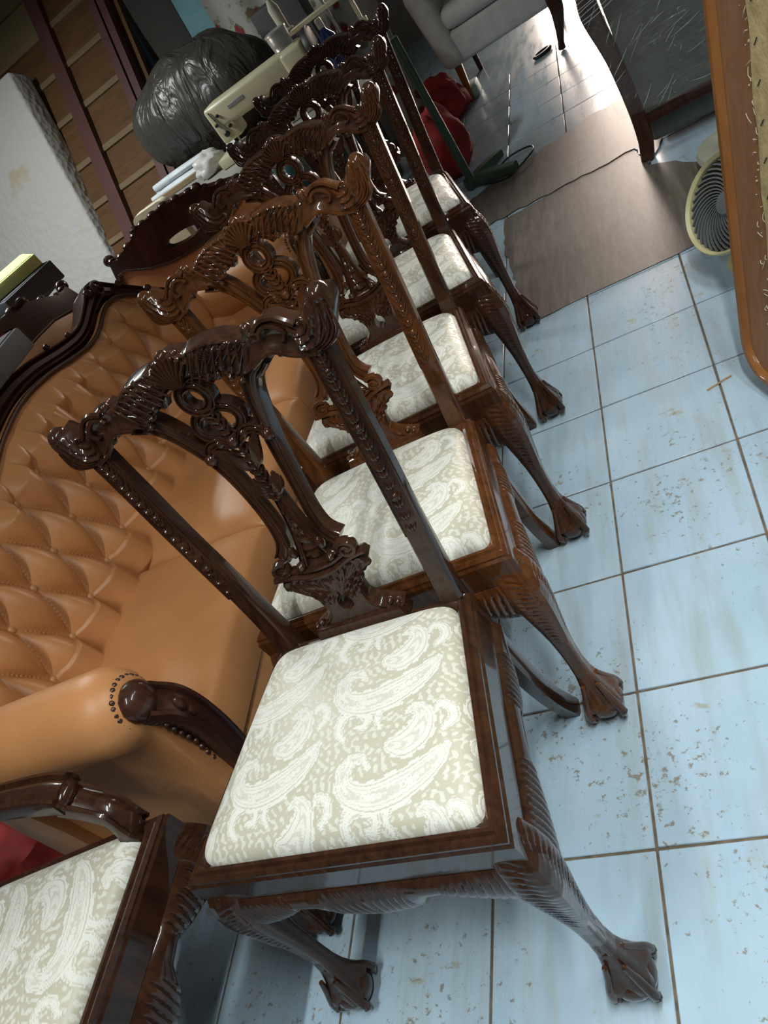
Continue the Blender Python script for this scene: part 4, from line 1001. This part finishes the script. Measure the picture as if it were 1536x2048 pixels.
m = MB(); box(m, .02, .72, -.018, .020, .83, .88, .006, 2); m.obj('rail', M_SOFAWOOD, wr)
m = MB(); box(m, .036, .712, -.012, .018, .160, .835, .008, 2); m.obj('panel', plain('grey_green_cloth', (.12, .125, .105), .8, bmp=.2, bscale=300), wr)
m = MB(); box(m, .03, .715, .04, 1.10, .03, .40, .02, 3); m.obj('seat', plain('light_block_cloth', (.12, .125, .105), .8), wr)  # added seat body, made deep to shade the floor and block doorway glare
for x in (.06, .68): m = MB(); sweep(m, [(x, 1.05, .12), (x, 1.05, 0)], [.022, .016], [.022, .016], (1, 0, 0)); m.obj('leg', M_SOFAWOOD, wr)
def film():
    m, nt, b = newmat('cling_film'); 
    tr = N(nt, 'ShaderNodeBsdfTransparent'); gl = N(nt, 'ShaderNodeBsdfGlossy'); gl.inputs['Roughness'].default_value = .08; gl.inputs['Color'].default_value = (.9, .9, .9, 1)
    w = noise(nt, coords(nt, (3, 3, 60)), 1.5, 4, .6, 1.5); bp = N(nt, 'ShaderNodeBump'); bp.inputs['Strength'].default_value = 1.0; bp.inputs['Distance'].default_value = .02; L(nt, w, bp.inputs['Height']); L(nt, bp.outputs[0], gl.inputs['Normal'])
    mx_ = N(nt, 'ShaderNodeMixShader'); mx_.inputs[0].default_value = .10; L(nt, tr.outputs[0], mx_.inputs[1]); L(nt, gl.outputs[0], mx_.inputs[2])
    L(nt, mx_.outputs[0], nt.nodes['Material Output'].inputs['Surface']); return m
m = MB()
def ff(u, v):
    x = -.045 + u * .80; z = .20 + v * .66
    return (x, -.036 + .010 * mnoise.noise(Vector((x * 9 - z * 16, z * 4, 0))) + .006 * mnoise.noise(Vector((x * 40 - z * 70, z * 9, 2))), z - .10 * u * (1 - v) + .0)
grid(m, 60, 50, ff); m.obj('plastic_film', film(), wr, 80)
M_STR = plain('film_fold_highlight', (.50, .52, .52), .12)  # pale colour paints the highlight streaks along the film folds
rs = random.Random(21); m = MB()
for k in range(95):
    x = rs.uniform(-.03, .70); z = rs.uniform(.20, .80); l = rs.uniform(.008, .06) * (1.6 if rs.random() < .2 else 1); a = rs.gauss(.55, .22)
    y = -.052 + rs.uniform(-.004, .004)
    sweep(m, cr([(x - l * math.cos(a), y + .003, z - l * math.sin(a)), (x, y, z + rs.uniform(-.003, .003)), (x + l * math.cos(a), y + .003, z + l * math.sin(a))], 6), [.0002, rs.uniform(.0005, .0013), .0002], [.0002, .0012, .0002], (0, -1, 0), ROUND6)
for k in range(7):
    z = .565 + k * .012; sweep(m, cr([(-.055, -.02, z - .02), (.02, -.052, z + rs.uniform(-.006, .006)), (.16 + .03 * k, -.045, z + .035 + rs.uniform(-.01, .01))], 12), .0011, .0015, (0, -1, 0), ROUND6)
o = m.obj('film_fold_highlight', M_STR, wr); o['kind'] = 'stuff'
# ------------------------------------------------------------------ PANEL AT THE RIGHT
pa = thing('upholstery_panel', 'unfinished orange brown wooden panel with stapled yellow burlap at the right edge', 'panel', (.676, -.722, 0))
E1 = Vector((.1505, .105, .755)); E1.normalize(); E2 = Vector((.36, -.93, 0)); E2.normalize(); E2 = (E2 - E1 * E2.dot(E1)).normalized(); E3 = E2.cross(E1).normalized()
if E3.x > 0: E3 = -E3
O_ = Vector((0, 0, .040))
def pp(a, b, d): return tuple(O_ + E2 * a + E1 * b - E3 * d)
R_ = .085
pts = [(0.0, 1.25)] + [(0, R_)] + [(R_ - R_ * math.cos(a), R_ - R_ * math.sin(a)) for a in np.linspace(0, PI / 2, 9)][1:] + [(.60, 0), (.60, 1.25)]
m = MB(); prism(m, pts, pp, .045); bd = m.obj('frame', M_OAKFACE, pa, 30)
m = MB(); ptl = np.array([pp(a, b, .006) for a, b in [(0, 1.25), (0, .9), (0, .5), (0, R_)] + [(R_ - R_ * math.cos(a), R_ - R_ * math.sin(a)) for a in np.linspace(0, PI / 2, 9)][1:] + [(.2, 0), (.6, 0)]])
sweep(m, ptl, .017, .020, tuple(E3), ROUND); m.obj('edge_moulding', M_OAK, pa)
M_BURLAP = plain('yellow_felt', (.47, .355, .17), .95, var=.25, scale=30, bmp=.6, bscale=150)
m = MB(); pb = [(.122, .135)] + [(.122 + (.004 * math.sin(k * 2.1)), .135 + .06 * k) for k in range(1, 19)] + [(.595, 1.24), (.595, .128)]
prism(m, pb, lambda a, b, d: pp(a, b, -d), .006); m.obj('burlap', M_BURLAP, pa, 30)
rs = random.Random(11)
m = MB()
for k in range(70):
    b = .12 + 1.1 * k / 69 + rs.uniform(-.01, .01); a = .108 + rs.uniform(-.016, .012)
    if rs.random() < .6:
        ang = rs.uniform(0, PI); l = rs.uniform(.004, .012); sweep(m, cr([pp(a - l * math.cos(ang), b - l * math.sin(ang), -.003), pp(a + rs.uniform(-.004, .004), b + rs.uniform(-.004, .004), -.006), pp(a + l * math.cos(ang), b + l * math.sin(ang), -.003)], 5), .0008, .0008, tuple(E3), ROUND6)
    else: blob(m, pp(a, b, -.001), rs.uniform(.001, .0032), 6, 4)
o = m.obj('glue_fibres', plain('pale_fibre', (.55, .48, .36), .9), pa); o['kind'] = 'stuff'
for k in range(16):
    b = .16 + .068 * k; m = MB(); sweep(m, [pp(.140, b, -.008), pp(.150, b + .012, -.008)], .0011, .0011, tuple(E3), ROUND6); m.obj('staple', M_BLACK, pa)
# ------------------------------------------------------------------ FAN
fn = thing('desk_fan', 'cream drum fan with dark spiral grille on the floor by the panel', 'fan', (.788, -.195, 0))
ax = Vector((-.60, -.42, .62)).normalized(); ref = Vector((0, 0, 1)); Xa = ref.cross(ax).normalized(); Ya = ax.cross(Xa)
RF = Matrix((Xa, Ya, ax)).transposed(); FC = Vector((0, 0, .175))
def fp(p): q = RF @ Vector(p) + FC; return (q.x, q.y, q.z)
M_FANC = plain('aged_cream_plastic', (.52, .46, .24), .4, var=.05)
m = MB(); lathe(m, [(.06, -.10), (.105, -.085), (.128, -.03), (.134, .045), (.138, .052), (.134, .058), (.126, .050), (.122, -.02), (.05, -.085)], tuple(FC), 40, RF); m.obj('housing', M_FANC, fn)
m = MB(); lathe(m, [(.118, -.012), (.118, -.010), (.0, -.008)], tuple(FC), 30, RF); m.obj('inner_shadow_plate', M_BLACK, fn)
M_GRIL = plain('grey_grille', (.085, .092, .095), .45)
hub = MB(); lathe(hub, [(.034, .030), (.034, .046), (.030, .050), (.0, .051)], tuple(FC), 24, RF); hub.obj('hub', M_GRIL, fn)
bl = MB(); sweep(bl, [fp((.03 + .09 * t, .0, .036 + .012 * (1 - t))) for t in np.linspace(0, 1, 8)], .0018, .006, tuple(ax), RECT)
bl = MB()
P = []
for t in np.linspace(0, 1, 9): a = 1.1 * t; r = .033 + .092 * t; P.append((r * math.cos(a), r * math.sin(a), .040))
sweep(bl, P, [.0028, .0036, .0036], .005, (0, 0, 1), ROUND6); gme = bl.mesh('grille_blade', M_GRIL)
for k in range(36):
    o = mk('grille_blade', gme, fn); o.matrix_local = Matrix.Translation(FC) @ RF.to_4x4() @ Matrix.Rotation(2 * PI * k / 36, 4, 'Z')
m = MB(); sweep(m, [(0.02, 0.02, .10), (.015, .01, .05), (.01, 0, .015)], [.030, .026, .04], [.026, .024, .04], (1, 0, 0)); lathe(m, [(.085, 0), (.085, .012), (.07, .020), (.03, .026)], (.01, 0, 0), 28); m.obj('base', M_FANC, fn)
# cream plastic part further back
pt = thing('plastic_stand', 'cream plastic stand part with a dark hole on the floor behind the fan', 'stand part', (.865, .47, 0), .3)
m = MB(); sweep(m, [(.075 * math.cos(a), .115 * math.sin(a), .030) for a in np.linspace(0, 2 * PI, 30, endpoint=False)], .042, .028, (0, 0, 1), ROUND, closed=True); m.obj('rim', plain('pale_cream_plastic', (.42, .42, .33), .45), pt)
m = MB(); lathe(m, [(.05, 0.002), (.05, .01), (0, .011)], (0, 0, 0), 18); m.obj('hole', M_BLACK, pt)
# nail strip on the tiles
m = MB()
for k in range(13): blob(m, ((k - 6) * .0052, .0006 * math.sin(k * .9), .0022), (.0030, .0034, .0022), 6, 4)
sweep(m, [(-.033, 0, .0012), (.033, 0, .0012)], .002, .001, (0, 0, 1), ROUND6)
o = tag(m.obj('nail_strip', plain('beige_strip', (.38, .25, .13), .6)), 'short beige beaded trim strip lying on the blue tiles', 'trim strip'); o.location = (.600, -.683, 0); o.rotation_euler = (0, 0, .35)
# things behind the armchair at the lower left
tag(cloth('red_rug', M_RED, -1.22, -1.68, 0, .20, .22, .16, 2.0, .25), 'dark red cloth heap on the floor behind the lower left armchair', 'cloth')
tag(cloth('floor_cushion', plain('olive_cover', (.10, .085, .04), .8, bmp=.3, bscale=40), -1.62, -1.48, 0, .18, .20, .20, 6.0, .2), 'olive brown cushion on the floor beside the red cloth heap at lower left', 'cushion')
